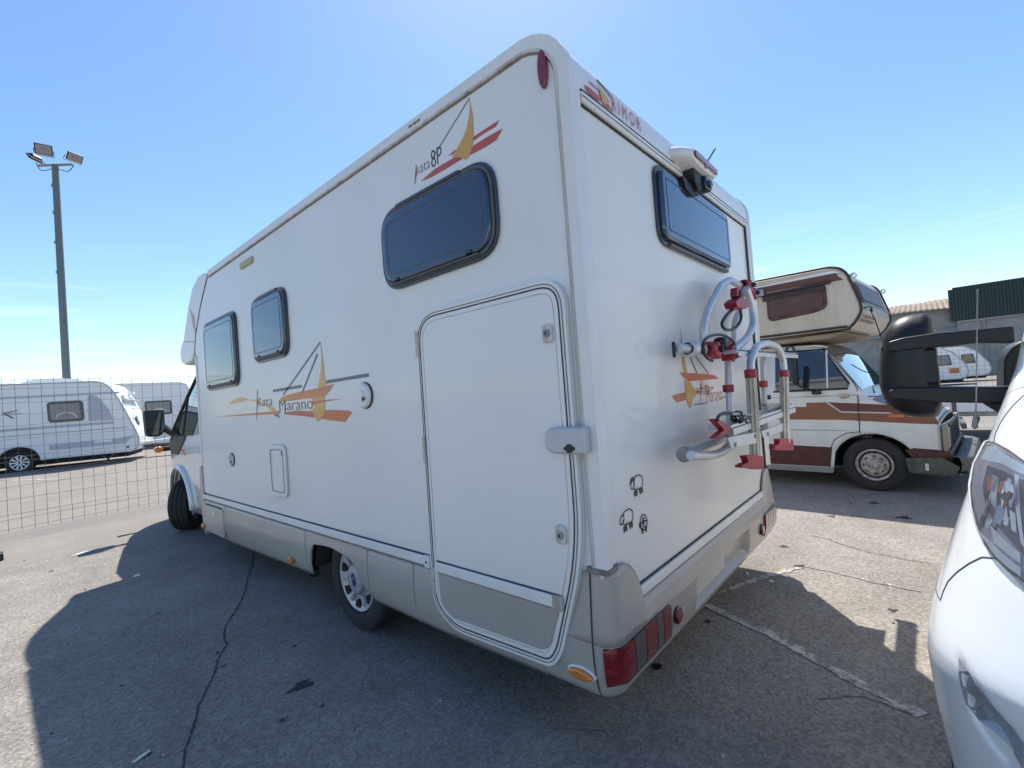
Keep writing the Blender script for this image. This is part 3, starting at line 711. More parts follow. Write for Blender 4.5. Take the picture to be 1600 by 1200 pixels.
# tail lights wrapped on the bumper
def bump_surf(a, b, off):
    p = Vector(bump_pt(a, b)); q = Vector(bump_pt(a+.0008, b)); t_ = (q-p).normalized(); n = Vector((t_.y, -t_.x, 0)); return p+n*off
def s_of(x=None, y=None, z=.42, right=False):
    best = None
    for i in range(0, 1201):
        s = i/1200; p = bump_pt(s, z)
        if x is not None and (p[1] > .98): continue
        if y is not None and ((p[0] > XC) != right or abs(p[1]-y) > .02 and best is not None and abs(p[1]-y) > best[0]): continue
        e = abs(p[0]-x) if x is not None else abs(p[1]-y)
        if best is None or e < best[0]: best = (e, s)
    return best[1]
def tail_light(right):
    if not right: s0 = s_of(y=1.0, right=False); s1 = s_of(x=2.02); 
    else: s0 = s_of(x=3.68); s1 = s_of(y=1.0, right=True)
    base = patch(rnd_poly([(s0+.001, .346), (s1-.001, .346), (s1-.001, .499), (s0+.001, .499)], .0), bump_surf, .006, 'blackgloss', 'tail_light', mh, sub=5, thick=.01)
    e = .0035; W_ = s1-s0; cuts = [0, .30, .49, .70, .83, 1.0]; mats = ['lens_red', 'lens_smoke', 'lens_red', 'lens_smoke', 'lens_red']
    if right: cuts = [1-c_ for c_ in cuts][::-1]; mats = mats[::-1]
    for k in range(5):
        a = s0+W_*cuts[k]+e*.25; c_ = s0+W_*cuts[k+1]-e*.25
        patch([(a, .348), (c_, .348), (c_, .497), (a, .497)], bump_surf, .016, mats[k], 'lens', base, sub=4, thick=.014)
    return base
tail_light(False); tail_light(True)
for x in (2.105, 3.60):
    rr = B().lathe([(0, .040), (-.020, .040), (-.024, .034), (-.022, .031)], (x, .955, .415), axis=1, n=28).build('reflector_rim', 'blackgloss', mh)
    B().lathe([(-.020, .033), (-.027, .028), (-.029, .001)], (x, .955, .415), axis=1, n=28).build('round_reflector', 'lens_red', mh)
# plate
yb_ = .97-.024+.055
np_ = B().box(2.385, 2.93, yb_-.012, yb_-.004, .352, .463).build('number_plate', 'plate', mh, bevel=.003)
B().box(2.387, 2.430, yb_-.0145, yb_-.0115, .354, .461).build('plate_band', 'blue', np_)
letter('E', (2.402, yb_-.0155, .366), (2.418, yb_-.0155, .366), (0, 0, .022), 'white2', np_)
for k in range(12):
    t_ = k*math.pi/6; B().prism(ellipse((2.4085+.012*math.cos(t_), .43+.014*math.sin(t_)), .0016, .0016, 6), 1, yb_-.0155, yb_-.014).build('plate_star', 'yellow', np_)
# high brake light pod
cx, cz = 2.80, 2.765
pod = B()
rows = []
for k in range(9):
    t_ = k/8; w_ = .27*(1-.25*t_**2); hgt = .062*(1-.35*t_**2.2); yy = YC+.03-.13*t_
    rows.append([(cx+w_*(abs(math.cos(a))**.7)*(1 if math.cos(a) > 0 else -1), yy, cz+.0+hgt*(abs(math.sin(a))**.8)*(1 if math.sin(a) > 0 else -1)-.02*t_) for a in [2*math.pi*j/28 for j in range(28)]])
i0 = len(pod.v); pod.grid(rows, True); pod.f.append(tuple(range(8*28, 9*28)))
hb_ = pod.build('high_brake_light', 'white2', mh, bevel=.006)
B().prism(rnd_poly(rect(cx-.18, cx+.18, cz-.038, cz-.004), .01, 3), 1, YC-.112, YC-.09).build('brake_lens', 'lens_red', hb_, bevel=.004)
# ---- decals (thin printed film on the panel)
def decS(pts, mat, x=XL-.0016, name='decal', rad=0.):
    B().poly([(x, p[0], p[1]) for p in pts]).build(name, mat, mh, smooth=False, recalc=False)
def lineS(pts, w, mat, x=XL-.0018, name='decal_line'): B().ribbon(pts, w, 0, x).build(name, mat, mh, smooth=False, recalc=False)
decS([(1.6927,2.6996),(1.66,2.7057),(1.6283,2.7076),(1.6423,2.6943)], 'redor'); decS([(1.507,2.7169),(1.4218,2.7202),(1.3385,2.7222),(1.3642,2.7026),(1.4346,2.7039),(1.5118,2.6986)], 'redor')
decS([(1.5141,2.6772),(1.4151,2.6797),(1.3233,2.6769),(1.365,2.6427),(1.4413,2.6391),(1.5411,2.6432)], 'redor', XL-.0018)
decS([(1.918,2.6534),(1.7953,2.6743),(1.6634,2.6743),(1.6263,2.6689),(1.5969,2.6551),(1.5887,2.6465),(1.7315,2.6435),(1.8333,2.6441)], 'redor', XL-.0020)
decS([(1.5145,2.9223),(1.5132,2.9012),(1.508,2.862),(1.5017,2.8224),(1.5028,2.7456),(1.5125,2.6928),(1.531,2.6555),(1.5477,2.6376),(1.569,2.6329),(1.5803,2.6402),(1.6027,2.6587),(1.6323,2.6704),(1.6603,2.6739),(1.6589,2.6861),(1.6219,2.7092),(1.5819,2.7385),(1.5481,2.7736),(1.5248,2.8248),(1.5158,2.8656)], 'yellow', XL-.0024)
lineS([(1.5164,2.9048),(1.813,2.732)], .006, 'slate', XL-.0022)
lineS([(1.9437,2.7514),(1.9531,2.702),(1.9666,2.6562)], [.004, .014, .003], 'brownink')
def letS(s, a, b_, up, mat, x=XL-.0026, name='lettering'):
    letter(s, (x, *a), (x, *b_), (0, *up), mat, mh, name)
q = [(1.9462,2.6971),(1.8323,2.6839),(1.8202,2.686),(1.7373,2.6631),(1.9439,2.717)]
letS('kata', q[0], (q[1][0], q[0][1]), (0, .055), 'brownink'); letS('8P', q[2], (q[3][0], q[2][1]), (0, .088), 'ink')
# big "Kata Marano" sailboat
z_ = 6.154
decS([(5.5172,1.4931),(4.9904,1.4969),(4.3409,1.502),(3.8749,1.5034),(3.8788,1.4785),(4.3441,1.4822),(4.9924,1.4859)], 'orange')
decS([(5.0434,1.606),(4.9362,1.6413),(4.7144,1.6548),(4.6121,1.642),(4.5637,1.6265),(4.6292,1.6173),(4.803,1.6087),(5.0154,1.5999)], 'yellow', XL-.0018)
decS([(4.5768,1.6243),(4.3454,1.6178),(4.2342,1.5903),(4.0839,1.562),(3.9647,1.5147),(3.9462,1.5014),(4.0494,1.509),(4.1298,1.5464),(4.2818,1.579),(4.3718,1.6009)], 'yellow', XL-.0019)
decS([(4.0127,1.4736),(3.9291,1.4799),(3.8842,1.4436)], 'slate', XL-.0018)
decS([(3.8715,1.5909),(3.8083,1.6151),(3.6727,1.6258),(3.4908,1.6351),(3.2565,1.6413),(2.9757,1.6587),(3.0469,1.6124),(3.1226,1.5793),(3.33,1.5781),(3.5702,1.5766),(3.8701,1.5741)], 'orange', XL-.0020)
decS([(3.1303,1.9626),(3.1177,1.8775),(3.1052,1.782),(3.1037,1.7169),(3.0868,1.6651),(3.1008,1.6502),(3.216,1.6484),(3.1765,1.7081),(3.1457,1.7858),(3.1327,1.8792)], 'yellow', XL-.0022)
decS([(3.3219,1.5777),(3.1226,1.5793),(3.1268,1.5158),(3.1498,1.4586),(3.1925,1.4268),(3.2452,1.4056),(3.2854,1.4361),(3.3052,1.4666),(3.3765,1.4838),(3.2755,1.5067),(3.3113,1.5381)], 'yellow', XL-.0021)
decS([(3.779,1.4881),(3.5643,1.4951),(3.3765,1.4838),(3.3055,1.4643),(3.2774,1.436),(3.4827,1.4521),(3.7718,1.4715)], 'redor', XL-.0019)
decS([(3.146,1.4861),(2.9785,1.4805),(2.8095,1.4695),(2.768,1.4582),(2.8148,1.4291),(2.8655,1.3974),(3.0166,1.409),(3.1928,1.4246),(3.1508,1.4513)], 'orange', XL-.0020)
decS([(3.3251,1.5552),(3.1139,1.555),(2.8454,1.5498),(2.9694,1.5482),(3.1156,1.5428),(3.2963,1.5299)], 'redor', XL-.0024)
lineS([(3.1338,1.9595),(3.7965,1.6285)], .014, 'slate', XL-.0023); lineS([(3.188,1.8818),(3.4665,1.6236)], [.02, .014], 'slate', XL-.0023)
lineS([(3.9884,1.6689),(3.4678,1.6741)], .022, 'slate', XL-.0023); lineS([(3.0822,1.677),(2.5462,1.6814)], .022, 'slate', XL-.0023)
lineS([(4.3151,1.702),(4.3458,1.5726),(4.3795,1.4395)], [.008, .016, .006], 'brownink', XL-.0025)
q = [(4.3397,1.5525),(4.0161,1.5592),(3.8856,1.4996),(3.3085,1.5004)]
letS('Kata', q[0], (q[1][0], q[0][1]), (0, .078), 'brownink'); letS('Marano', q[2], (q[3][0], q[2][1]), (0, .088), 'brownink')
lineS([(3.7767,1.5413),(3.7911,1.472)], .012, 'brownink', XL-.0026)
# rear decals
def decR(pts, mat, y=YB-.0016, name='decal'): B().poly([(p[0], y, p[1]) for p in pts]).build(name, mat, mh, smooth=False, recalc=False)
def lineR(pts, w, mat, y=YB-.0020, name='decal_line'): B().ribbon(pts, w, 1, y).build(name, mat, mh, smooth=False, recalc=False)
decR([(2.4648,1.5472),(2.6985,1.5391),(2.8998,1.5298),(3.0257,1.5202),(3.0828,1.4976),(2.8114,1.4972),(2.5886,1.4969),(2.5307,1.5145)], 'orange', YB-.0022)
decR([(2.5198,1.6543),(2.5332,1.6546),(2.5575,1.6096),(2.5735,1.5428),(2.5274,1.5436),(2.5154,1.5885)], 'yellow', YB-.0018)
decR([(2.5255,1.5094),(2.6026,1.4965),(2.6751,1.4339),(2.6867,1.4196),(2.6226,1.3931),(2.5843,1.3472),(2.5705,1.3482),(2.5392,1.3822),(2.523,1.4463)], 'yellow', YB-.0026)
decR([(2.338,1.4263),(2.3783,1.4327),(2.5214,1.4385),(2.5192,1.3966),(2.3946,1.3903)], 'orange', YB-.0020)
lineR([(2.6146,1.6504),(2.7211,1.5404)], .012, 'slate'); lineR([(2.681,1.6597),(2.9092,1.5343)], .009, 'slate')
lineR([(2.5335,1.7844),(2.5303,1.7048)], [.004, .010], 'slate'); lineR([(2.7626,1.4749),(2.7331,1.3587)], .006, 'brownink'); lineR([(2.6303,1.3628),(2.8518,1.3611)], .006, 'slate')
lineR([(2.6712,1.4495),(2.9818,1.4483)], .006, 'orange'); decR([(2.6697,1.4424),(2.7513,1.4388),(2.7551,1.4218),(2.6867,1.4196)], 'redor', YB-.0018); decR([(3.1083,1.3799),(3.244,1.3851),(3.2518,1.3771),(3.1252,1.3727)], 'redor', YB-.0018)
lineR([(2.9818,1.4483),(2.9181,1.4314)], .006, 'orange')
q = [(2.7602,1.4103),(2.8953,1.4062),(2.8438,1.3617),(3.1213,1.3575)]
for s, a, b_, h in (('Kata', q[0], q[1], .085), ('Marano', q[2], q[3], .085)):
    letter(s, (a[0], YB-.0028, a[1]), (b_[0], YB-.0028, a[1]), (0, 0, h), 'redor', mh)
# sheep outlines
def sheep(scale, pts_list, w=.006):
    pass
body = [(1.8658,1.0938),(1.8754,1.0951),(1.8804,1.0989),(1.8902,1.0976),(1.8973,1.1002),(1.9081,1.0978),(1.9152,1.0999),(1.9234,1.095),(1.9327,1.0926),(1.9357,1.0867),(1.9424,1.0824),(1.9408,1.076),(1.946,1.0698),(1.9405,1.0615),(1.942,1.0533),(1.9347,1.0481),(1.9358,1.0413),(1.9274,1.0391),(1.9231,1.0373),(1.9153,1.0415),(1.9081,1.039),(1.8989,1.0377),(1.8915,1.0402),(1.8823,1.0385),(1.8719,1.0421),(1.8646,1.0446),(1.8582,1.0516),(1.8573,1.0594),(1.8653,1.0681),(1.8649,1.0785),(1.8713,1.0838),(1.8658,1.0938)]
lineR(body, .0055, 'ink', YB-.003); lineR([(1.8652,1.09),(1.8518,1.0912),(1.8404,1.087),(1.8307,1.0774),(1.8262,1.0661)], [.010, .022, .018, .014, .008], 'ink', YB-.003)
lineR([(1.8339,1.064),(1.8322,1.0542),(1.8394,1.049),(1.849,1.0488),(1.8554,1.0547),(1.8629,1.0763)], .005, 'ink', YB-.003)
for c in [(1.861,1.0266),(1.88,1.0252),(1.9128,1.0271),(1.9317,1.0277)]: B().prism(ellipse(c, .0065, .014, 12), 1, YB-.003, YB-.001).build('sheep_foot', 'ink', mh)
lineR([(1.8706,1.0413),(1.8687,1.0301)], .004, 'ink', YB-.003); lineR([(1.885,1.0514),(1.8829,1.0389)], .004, 'ink', YB-.003)
body2 = [(1.748,0.9678),(1.7559,0.9696),(1.7616,0.9732),(1.7718,0.9733),(1.7808,0.9749),(1.7909,0.9737),(1.8006,0.9753),(1.8092,0.9702),(1.8192,0.9671),(1.822,0.9614),(1.8289,0.9547),(1.8253,0.9493),(1.8312,0.9428),(1.826,0.9314),(1.8236,0.9232),(1.8166,0.9199),(1.8092,0.9167),(1.802,0.9148),(1.7912,0.9188),(1.7831,0.9171),(1.771,0.9157),(1.76,0.9168),(1.7482,0.9223),(1.7393,0.9295),(1.7388,0.9357),(1.75,0.9427),(1.7485,0.9554),(1.748,0.9678)]
lineR(body2, .0055, 'ink', YB-.003); lineR([(1.7494,0.9606),(1.7372,0.9626),(1.7256,0.9586),(1.7172,0.9461),(1.7149,0.9321),(1.7223,0.9258),(1.7322,0.9257),(1.7395,0.9307),(1.749,0.943)], .006, 'ink', YB-.003)
for c in [(1.7463,0.9015),(1.765,0.9007),(1.797,0.9035),(1.8145,0.904)]: B().prism(ellipse(c, .0065, .014, 12), 1, YB-.003, YB-.001).build('sheep_foot', 'ink', mh)
lineR([(1.756,0.9171),(1.7522,0.9066)], .004, 'ink', YB-.003); lineR([(1.7704,0.9277),(1.77,0.9155)], .004, 'ink', YB-.003)
cx3, cz3 = [(1.9223,0.8854)][0]
lineR([(1.9284,0.9198),(1.9111,0.9196),(1.8987,0.9135),(1.8923,0.9021),(1.8875,0.8878),(1.8865,0.8752),(1.8957,0.8637),(1.9112,0.8552),(1.934,0.8536),(1.9483,0.8617),(1.9543,0.876),(1.9537,0.892),(1.9464,0.907),(1.9364,0.9166),(1.9284,0.9198)], .006, 'ink', YB-.003)
lineR([(1.8975,0.8904),(1.9177,0.8918),(1.9405,0.89),(1.9599,0.8838)], .007, 'ink', YB-.003); lineR([(1.9087,0.9058),(1.9202,0.9061),(1.9338,0.9017)], .006, 'ink', YB-.003)
lineR([(1.9052,0.8859),(1.9008,0.8766),(1.9135,0.8681),(1.933,0.8643),(1.9434,0.8735),(1.9417,0.8805)], .004, 'ink', YB-.003); lineR([(1.9085,0.872),(1.9162,0.8669),(1.9249,0.8677)], .005, 'ink', YB-.003)
for c in [(1.905,0.8521),(1.9384,0.8524),(1.9197,0.8869),(1.8875,0.8814)]: B().prism(ellipse(c, .008, .014, 12), 1, YB-.003, YB-.001).build('sheep_foot', 'ink', mh)
# maker's name on the cornice, which leans back; place on its curve
def corn(x, z):   # point on the curved cornice
    for (ya, za), (yb2, zb) in zip(rear_arc, rear_arc[1:]):
        if za <= z <= zb: return Vector((x, ya+(yb2-ya)*(z-za)/(zb-za)-.003, z))
    return Vector((x, rear_arc[-1][0], z))
def decC(pts, mat, off=0, name='decal'):
    b = B(); b.poly([corn(*p)-Vector((0, .002+off, 0)) for p in pts]); b.build(name, mat, mh, smooth=False, recalc=False)
def c2(l): return [(p[0], p[2]) for p in l]
decC(c2([(1.6675,0.97,2.7413),(1.7068,0.97,2.7478),(1.742,0.97,2.7463),(1.7848,0.97,2.7454),(1.802,0.97,2.7282),(1.7513,0.97,2.7228),(1.6995,0.97,2.7253)]), 'redor')
decC(c2([(1.7088,0.975,2.7784),(1.738,0.975,2.7791),(1.7804,0.975,2.7774),(1.8058,0.975,2.7722),(1.7948,0.975,2.7721),(1.7537,0.975,2.7712),(1.7201,0.975,2.771)]), 'redor')
decC(c2([(1.7805,0.975,2.8077),(1.7915,0.975,2.794),(1.8121,0.975,2.7844),(1.8419,0.975,2.7738),(1.8677,0.975,2.7634),(1.8753,0.975,2.7521),(1.8303,0.975,2.7272),(1.8085,0.975,2.7311),(1.7949,0.975,2.7581),(1.7916,0.975,2.78)]), 'yellow', .002)
decC(c2([(1.8257,0.97,2.723),(1.8607,0.97,2.7436),(1.9193,0.97,2.7267),(1.9001,0.97,2.7262),(1.8625,0.97,2.7252)]), 'redor', .001)
def letC(s, bl_, br_, h, mat):
    vs_, fs = text_geo(s, .0); a0 = min(v[0] for v in vs_); a1 = max(v[0] for v in vs_); t1 = max(v[1] for v in vs_)
    b = B(); b.v = [tuple(corn(bl_[0]+(br_[0]-bl_[0])*(v[0]-a0)/(a1-a0), bl_[1]+(br_[1]-bl_[1])*(v[0]-a0)/(a1-a0)+h*v[1]/t1)-Vector((0, .003, 0))) for v in vs_]; b.f = fs
    b.build('lettering', mat, mh, smooth=False, recalc=False)
q = c2([(1.9023,0.972,2.7329),(2.1828,0.972,2.7384),(1.8831,0.972,2.7757)])
letC('R I M O R', q[0], q[1], .066, 'redor')
for l_ in (c2([(1.8009,0.98,2.8313),(1.8943,0.98,2.7893)]), c2([(1.8151,0.98,2.8379),(1.9202,0.98,2.8028)])):
    B().tube([corn(l_[0][0]+(l_[1][0]-l_[0][0])*k/4, l_[0][1]+(l_[1][1]-l_[0][1])*k/4) for k in range(5)], .0018, 5).build('decal_line', 'slate', mh)

# ---- overcab nose
NOSE = [(5.43, 2.985), (5.62, 3.02), (5.80, 3.015), (6.02, 2.94), (6.20, 2.78), (6.36, 2.58), (6.48, 2.42), (6.60, 2.36), (6.66, 2.27), (6.62, 2.17), (6.46, 2.12), (6.2, 2.14), (6.06, 2.24), (5.98, 2.42), (5.75, 2.70)]
b = B(); rows = []
def nose_sec(x, k): 
    return [(x, 5.43+(p[0]-5.43)*k, p[1] if p[1] > 2.9 and False else p[1]) for p in NOSE]
N_ = 15
for j in range(N_):
    u = -1+2*j/(N_-1); x = XC+u*(XR-XL)/2*1.0
    k = 1+.10*(1-abs(u)**3)
    rows.append([(x+(.0 if abs(u) < 1 else 0), 5.43+(p[0]-5.43)*(k if p[0] > 6.1 else 1), p[1]) for p in NOSE])
b.grid(rows, True); i = 0; n15 = len(NOSE); b.f.append(tuple(range(n15))); b.f.append(tuple(range((N_-1)*n15, N_*n15)))
b.build('overcab_nose', 'white', mh, bevel=.02, seg=3, angle=40)
js = [(5.43, 2.985), (5.75, 2.70), (5.98, 2.42), (6.06, 2.24), (6.06, 2.14)]
lineS(js, .016, 'seam', XL-.0015, 'nose_joint')
decS([(6.13, 2.72), (5.99, 2.62), (5.97, 2.42), (6.05, 2.50)], pbsdf('faded_pink_decal', (.62, .38, .36), .5), XL-.002)
lineS([(6.48, 2.40), (6.05, 2.34)], .006, 'grime', XL-.0015)
B().box(XL-.010, XL+.02, 5.985, 6.035, .98, 2.18).build('front_strip', 'white2', mh, bevel=.006)

# ---- cab
CX = XC; CH = 1.10
def cab_hi(y): return lerp_t([(6.0, 2.14), (6.6, 2.14), (6.95, 2.10), (7.35, 1.80), (7.95, 1.36), (8.1, 1.28), (8.45, 1.20), (8.75, 1.06), (8.88, .92)], y)
def cab_x(y, z):   # half width
    w = CH-.13*max(0, (z-1.2))/.9
    if y > 7.7: w -= .30*((y-7.7)/1.2)**2.4
    if z < .8: w -= .02*(.8-z)
    return w
CAX, CAZ, CAR = 7.60, .36, .48
def cab_lo(y):
    d = abs(y-CAX); return .30 if d > CAR else max(.30, CAZ+math.sqrt(CAR**2-d*d)*.98)
ys = [6.0+i*.06 for i in range(49)]
for s in (-1, 1):
    rows = []
    for y in ys:
        lo, hi = cab_lo(y), cab_hi(y); rows.append([(CX+s*cab_x(y, lo+(hi-lo)*k/14), y, lo+(hi-lo)*k/14) for k in range(15)])
    B().grid(rows).build('cab_side', 'vanwhite', mh, angle=40, solid=.01)
rows = [[(CX+u*cab_x(y, cab_hi(y)), y, cab_hi(y)+.05*(1-u*u)) for u in [-1+2*k/12 for k in range(13)]] for y in ys]
B().grid(rows).build('cab_top', 'vanwhite', mh, angle=40)
rows = [[(CX+u*cab_x(8.88, z), 8.88+.10*(1-u*u), z) for u in [-1+2*k/12 for k in range(13)]] for z in [.30+.62*j/8 for j in range(9)]]
B().grid(rows).build('cab_front', 'vanwhite', mh, angle=40)
B().grid([[(CX+u*(cab_x(y, cab_hi(y))-.04), y+.006, cab_hi(y)+.012+.05*(1-u*u)) for u in [-1+2*k/12 for k in range(13)]] for y in [6.97+i*.09 for i in range(11)]]).build('windscreen', 'glass', mh)
def cabS(y, z, off): return (CX-(cab_x(y, z)+off), y, z)
gw = [(6.35, 1.30), (7.55, 1.26), (7.86, 1.36), (7.32, 1.78), (6.98, 2.02), (6.35, 2.02)]
dw = patch(rnd_poly(gw, .04, 3), cabS, .006, 'glass', 'side_window', mh, sub=4, thick=.012)
B().tube([cabS(7.90, 1.22, .008), cabS(7.88, 1.36, .010), cabS(7.33, 1.80, .010), cabS(6.98, 2.05, .010), cabS(6.4, 2.05, .010)], .018, 6).build('window_rubber', 'black', dw)
B().tube([cabS(7.36, 1.27, .008), cabS(7.34, 1.77, .01)], .012, 6).build('quarter_light_bar', 'black', dw)
patch([(7.25, 1.27), (7.30, 1.20), (7.62, 1.02), (7.98, 1.02), (8.14, 1.15), (8.0, 1.26), (7.86, 1.37), (7.60, 1.28)], cabS, .014, 'black', 'corner_panel', mh, sub=4, thick=.02)
# wheel arch flare
fl = [(CAX+CAR*1.02*math.cos(t_), CAZ+CAR*.99*math.sin(t_)) for t_ in [math.radians(a) for a in range(-8, 189, 8)]]
fo = [(CAX+(CAR+.055)*math.cos(t_), CAZ+(CAR+.045)*math.sin(t_)) for t_ in [math.radians(a) for a in range(-8, 189, 8)]]
for s in (-1, 1):
    rows = []
    for a, c_ in zip(fl, fo):
        xa = CX+s*(cab_x(a[0], a[1])+.045); xc = CX+s*(cab_x(c_[0], c_[1])+.002)
        rows.append([(xa-s*.03, a[0], a[1]), (xa, a[0], a[1]), ((xa+xc)/2+s*.012, (a[0]+c_[0])/2, (a[1]+c_[1])/2), (xc, c_[0], c_[1])])
    B().grid(rows).build('arch_flare', 'vanwhite', mh, angle=50, solid=.008)

patch([(7.52, 1.07), (7.36, 1.06), (7.30, 1.09), (7.45, 1.10)], cabS, .004, 'orange', 'decal', mh, sub=1, thick=.006)
patch([(7.42, 1.03), (7.27, 1.015), (7.22, 1.04), (7.35, 1.05)], cabS, .004, 'orange', 'decal', mh, sub=1, thick=.006)
# indicator on the side near the headlamp
ind = B().box(CX-cab_x(8.55, 1.0)-.14, CX-cab_x(8.55, 1.0)+.05, 8.50, 8.58, 1.035, 1.10).build('indicator_stalk', 'black', mh, bevel=.012)
B().prism(ellipse((CX-cab_x(8.55, 1.0)-.17, 1.067), .055, .045), 1, 8.49, 8.59).build('indicator_lamp', 'lens_amber', mh, bevel=.014)
# front wheels turned to the right
for s in (-1, 1):
    tyre('wheel', (CX+s*1.02, CAX, .338), .338, .25, .205, mh, rot=math.radians(-37), flip=-s)
    place, h = (lambda b: b), 0
b = B().box(CX-.95, CX+.95, 6.2, 8.5, .30, .34)
rows = []
for k in range(13):
    t_ = math.pi*k/12; rows.append([(CX-1.0, CAX+.47*math.cos(t_), CAZ+.44*math.sin(t_)), (CX-.50, CAX+.47*math.cos(t_), CAZ+.44*math.sin(t_))])
B().grid(rows).build('wheel_housing', 'dark', mh, solid=.01)
B().box(CX-.5, CX+.5, 6.2, 8.6, .28, .62).build('engine_bay', 'dark', mh)
B().box(CX-.92, CX-.62, 6.55, 6.85, .16, .40).box(CX-.94, CX-.70, 7.02, 7.05, .12, .5).build('mud_flap', 'black', mh, bevel=.01)
# door mirror
mr = rnd_poly([(1.425, 1.655), (1.655, 1.655), (1.66, 1.36), (1.60, 1.275), (1.44, 1.285)], [.05, .04, .06, .05, .05], 5)
m_ = B().prism(mr, 1, 8.0, 8.14).build('door_mirror', 'black', mh, bevel=.02, seg=3)
mg = inset(mr, .022); B().prism([p for p in mg if True], 1, 7.992, 8.005).build('mirror_glass', pbsdf('mirror_glass', (.02, .04, .04), .03, coat=1.), m_)
B().box(1.45, 1.63, 7.985, 8.0, 1.375, 1.382).build('mirror_divider', 'black', m_)
B().tube([(1.64, 8.06, 1.40), (1.70, 8.05, 1.34), (1.76, 8.02, 1.29), (1.82, 8.0, 1.27)], .045, 10, rs=[.05, .045, .05, .07]).build('mirror_arm', 'black', mh)

# ---------------------------------------------------------------- bicycle rack folded against the rear wall
rk = thing('bicycle_rack', 'folded aluminium bicycle rack with red clamps and feet on the motorhome rear', 'bike rack', (3.0, .9, 1.2))
def rt(path, r, name, mat='alu', rad=.06, n=12, parent=rk, **k): return B().tube(arc_pts(path, rad, 6), r*.88, n).build(name, mat, parent, **k)
# two long uprights behind, on the wall
p = [(2.8647,0.85,1.6119),(2.8251,0.85,1.42),(2.773,0.85,1.1402),(3.6438,0.85,1.6358),(3.598,0.85,1.3933),(3.5305,0.85,1.0886)]
rt([p[0], p[1]], .024, 'rear_upright'); rt([p[1], p[2]], .021, 'rear_upright')
rt([p[3], p[4]], .024, 'rear_upright'); rt([p[4], p[5]], .021, 'rear_upright')
for q in [(2.8184,0.85,1.4387),(3.5787,0.85,1.4387)]:
    B().lathe([(-.022, .024), (-.020, .030), (.020, .030), (.022, .024)], q, 2, 20).build('red_collar', 'red', rk)
    B().box(q[0]+.025, q[0]+.040, q[1]-.008, q[1]+.008, q[2]-.05, q[2]-.035).build('bolt', 'black', rk)
# wall hoop
p = [(2.5593,0.87,1.6393),(2.5408,0.87,1.7656),(2.6227,0.87,1.8648),(2.904,0.87,2.0479),(3.089,0.87,2.1072),(3.4443,0.87,2.0894)]
rt([Vector(a) for a in p[:2]]+[Vector(p[2])+Vector((0,0,0)), Vector(p[3]), Vector(p[4]), Vector(p[5])], .024, 'wall_hoop', rad=.05)
p = [(3.1696,0.8,2.0503),(3.2825,0.8,1.9481),(3.2585,0.8,1.8226),(3.1032,0.8,1.7343),(2.8004,0.8,1.6532)]
rt(p, .025, 'wall_hoop', rad=.16)
p = [(3.2958,0.93,1.6747),(3.318,0.93,1.8549),(3.4779,0.93,1.963),(3.6895,0.93,2.0466)]
rt(p, .024, 'wall_hoop', rad=.08)
# front hoop with telescopic legs
p = [(2.8386,0.73,1.5271),(2.8572,0.73,1.5882),(2.9895,0.73,1.6713),(3.2808,0.73,1.6995),(3.547,0.73,1.6778),(3.6657,0.73,1.5917),(3.6563,0.73,1.5163)]
rt(p, .025, 'front_hoop', rad=.10)
lg = [(2.8342,0.73,1.5128),(2.7847,0.73,1.0629),(3.6496,0.73,1.4987),(3.5111,0.73,1.0401)]
for a, c in ((lg[0], lg[1]), (lg[2], lg[3])):
    A, C_ = Vector(a), Vector(c)
    b = B(); n_ = 24; rows = []
    for t_ in (0, 1):
        P_ = A+(C_-A)*t_
        rows.append([(P_.x+(.026+.0028*math.cos(8*2*math.pi*j/64))*math.cos(2*math.pi*j/64), P_.y+(.026+.0028*math.cos(8*2*math.pi*j/64))*math.sin(2*math.pi*j/64), P_.z) for j in range(64)])
    b.grid(rows, True).build('ribbed_leg', 'alu_worn', rk, angle=20)
    B().lathe([(-.025, .026), (-.022, .033), (.022, .033), (.025, .026)], A, 2, 20).build('red_collar', 'red', rk)
for q in ([(2.4597,0.73,1.0668),(2.4979,0.73,1.0605),(2.5046,0.73,1.0667),(2.5636,0.73,1.0587),(2.5747,0.73,1.0678),(2.5416,0.73,1.0984),(2.6677,0.73,1.0862),(2.8657,0.73,1.048),(2.8534,0.73,0.9785),(2.7144,0.73,0.9995),(2.6132,0.73,1.0228),(2.4558,0.73,1.0531)], [(3.1356,0.73,1.0727),(3.2092,0.73,1.0642),(3.2694,0.73,1.0731),(3.2533,0.73,1.0979),(3.3899,0.73,1.0837),(3.6464,0.73,1.048),(3.6463,0.73,0.9722),(3.3626,0.73,1.0107),(3.1279,0.73,1.0505)]):
    B().prism(rnd_poly([(a[0], a[2]) for a in q], .006, 2), 1, .708, .742).build('red_foot', 'red', rk, bevel=.006)
# upper channel rail
p = [(2.7175,0.79,1.6432),(4.291,0.79,1.6213)]; A, C_ = Vector(p[0]), Vector(p[1])
B().box(A.x, C_.x, .755, .835, A.z-.014, A.z+.010).build('upper_rail', 'alu', rk, bevel=.006)
B().box(A.x, C_.x, .749, .756, A.z-.030, A.z-.002).build('rail_lip', 'alu', rk, bevel=.002)
B().box(A.x+.01, C_.x-.01, .750, .752, A.z-.0015, A.z+.0035).build('rail_slot', 'seam', rk)
B().lathe([(-.02, .02), (-.012, .034), (.012, .034), (.02, .02)], (C_.x-.05, .79, A.z+.04), 0, 16).build('knob', 'black', rk)
B().box(C_.x-.01, C_.x+.02, .75, .84, A.z-.035, A.z+.015).build('rail_cap', 'black', rk, bevel=.006)
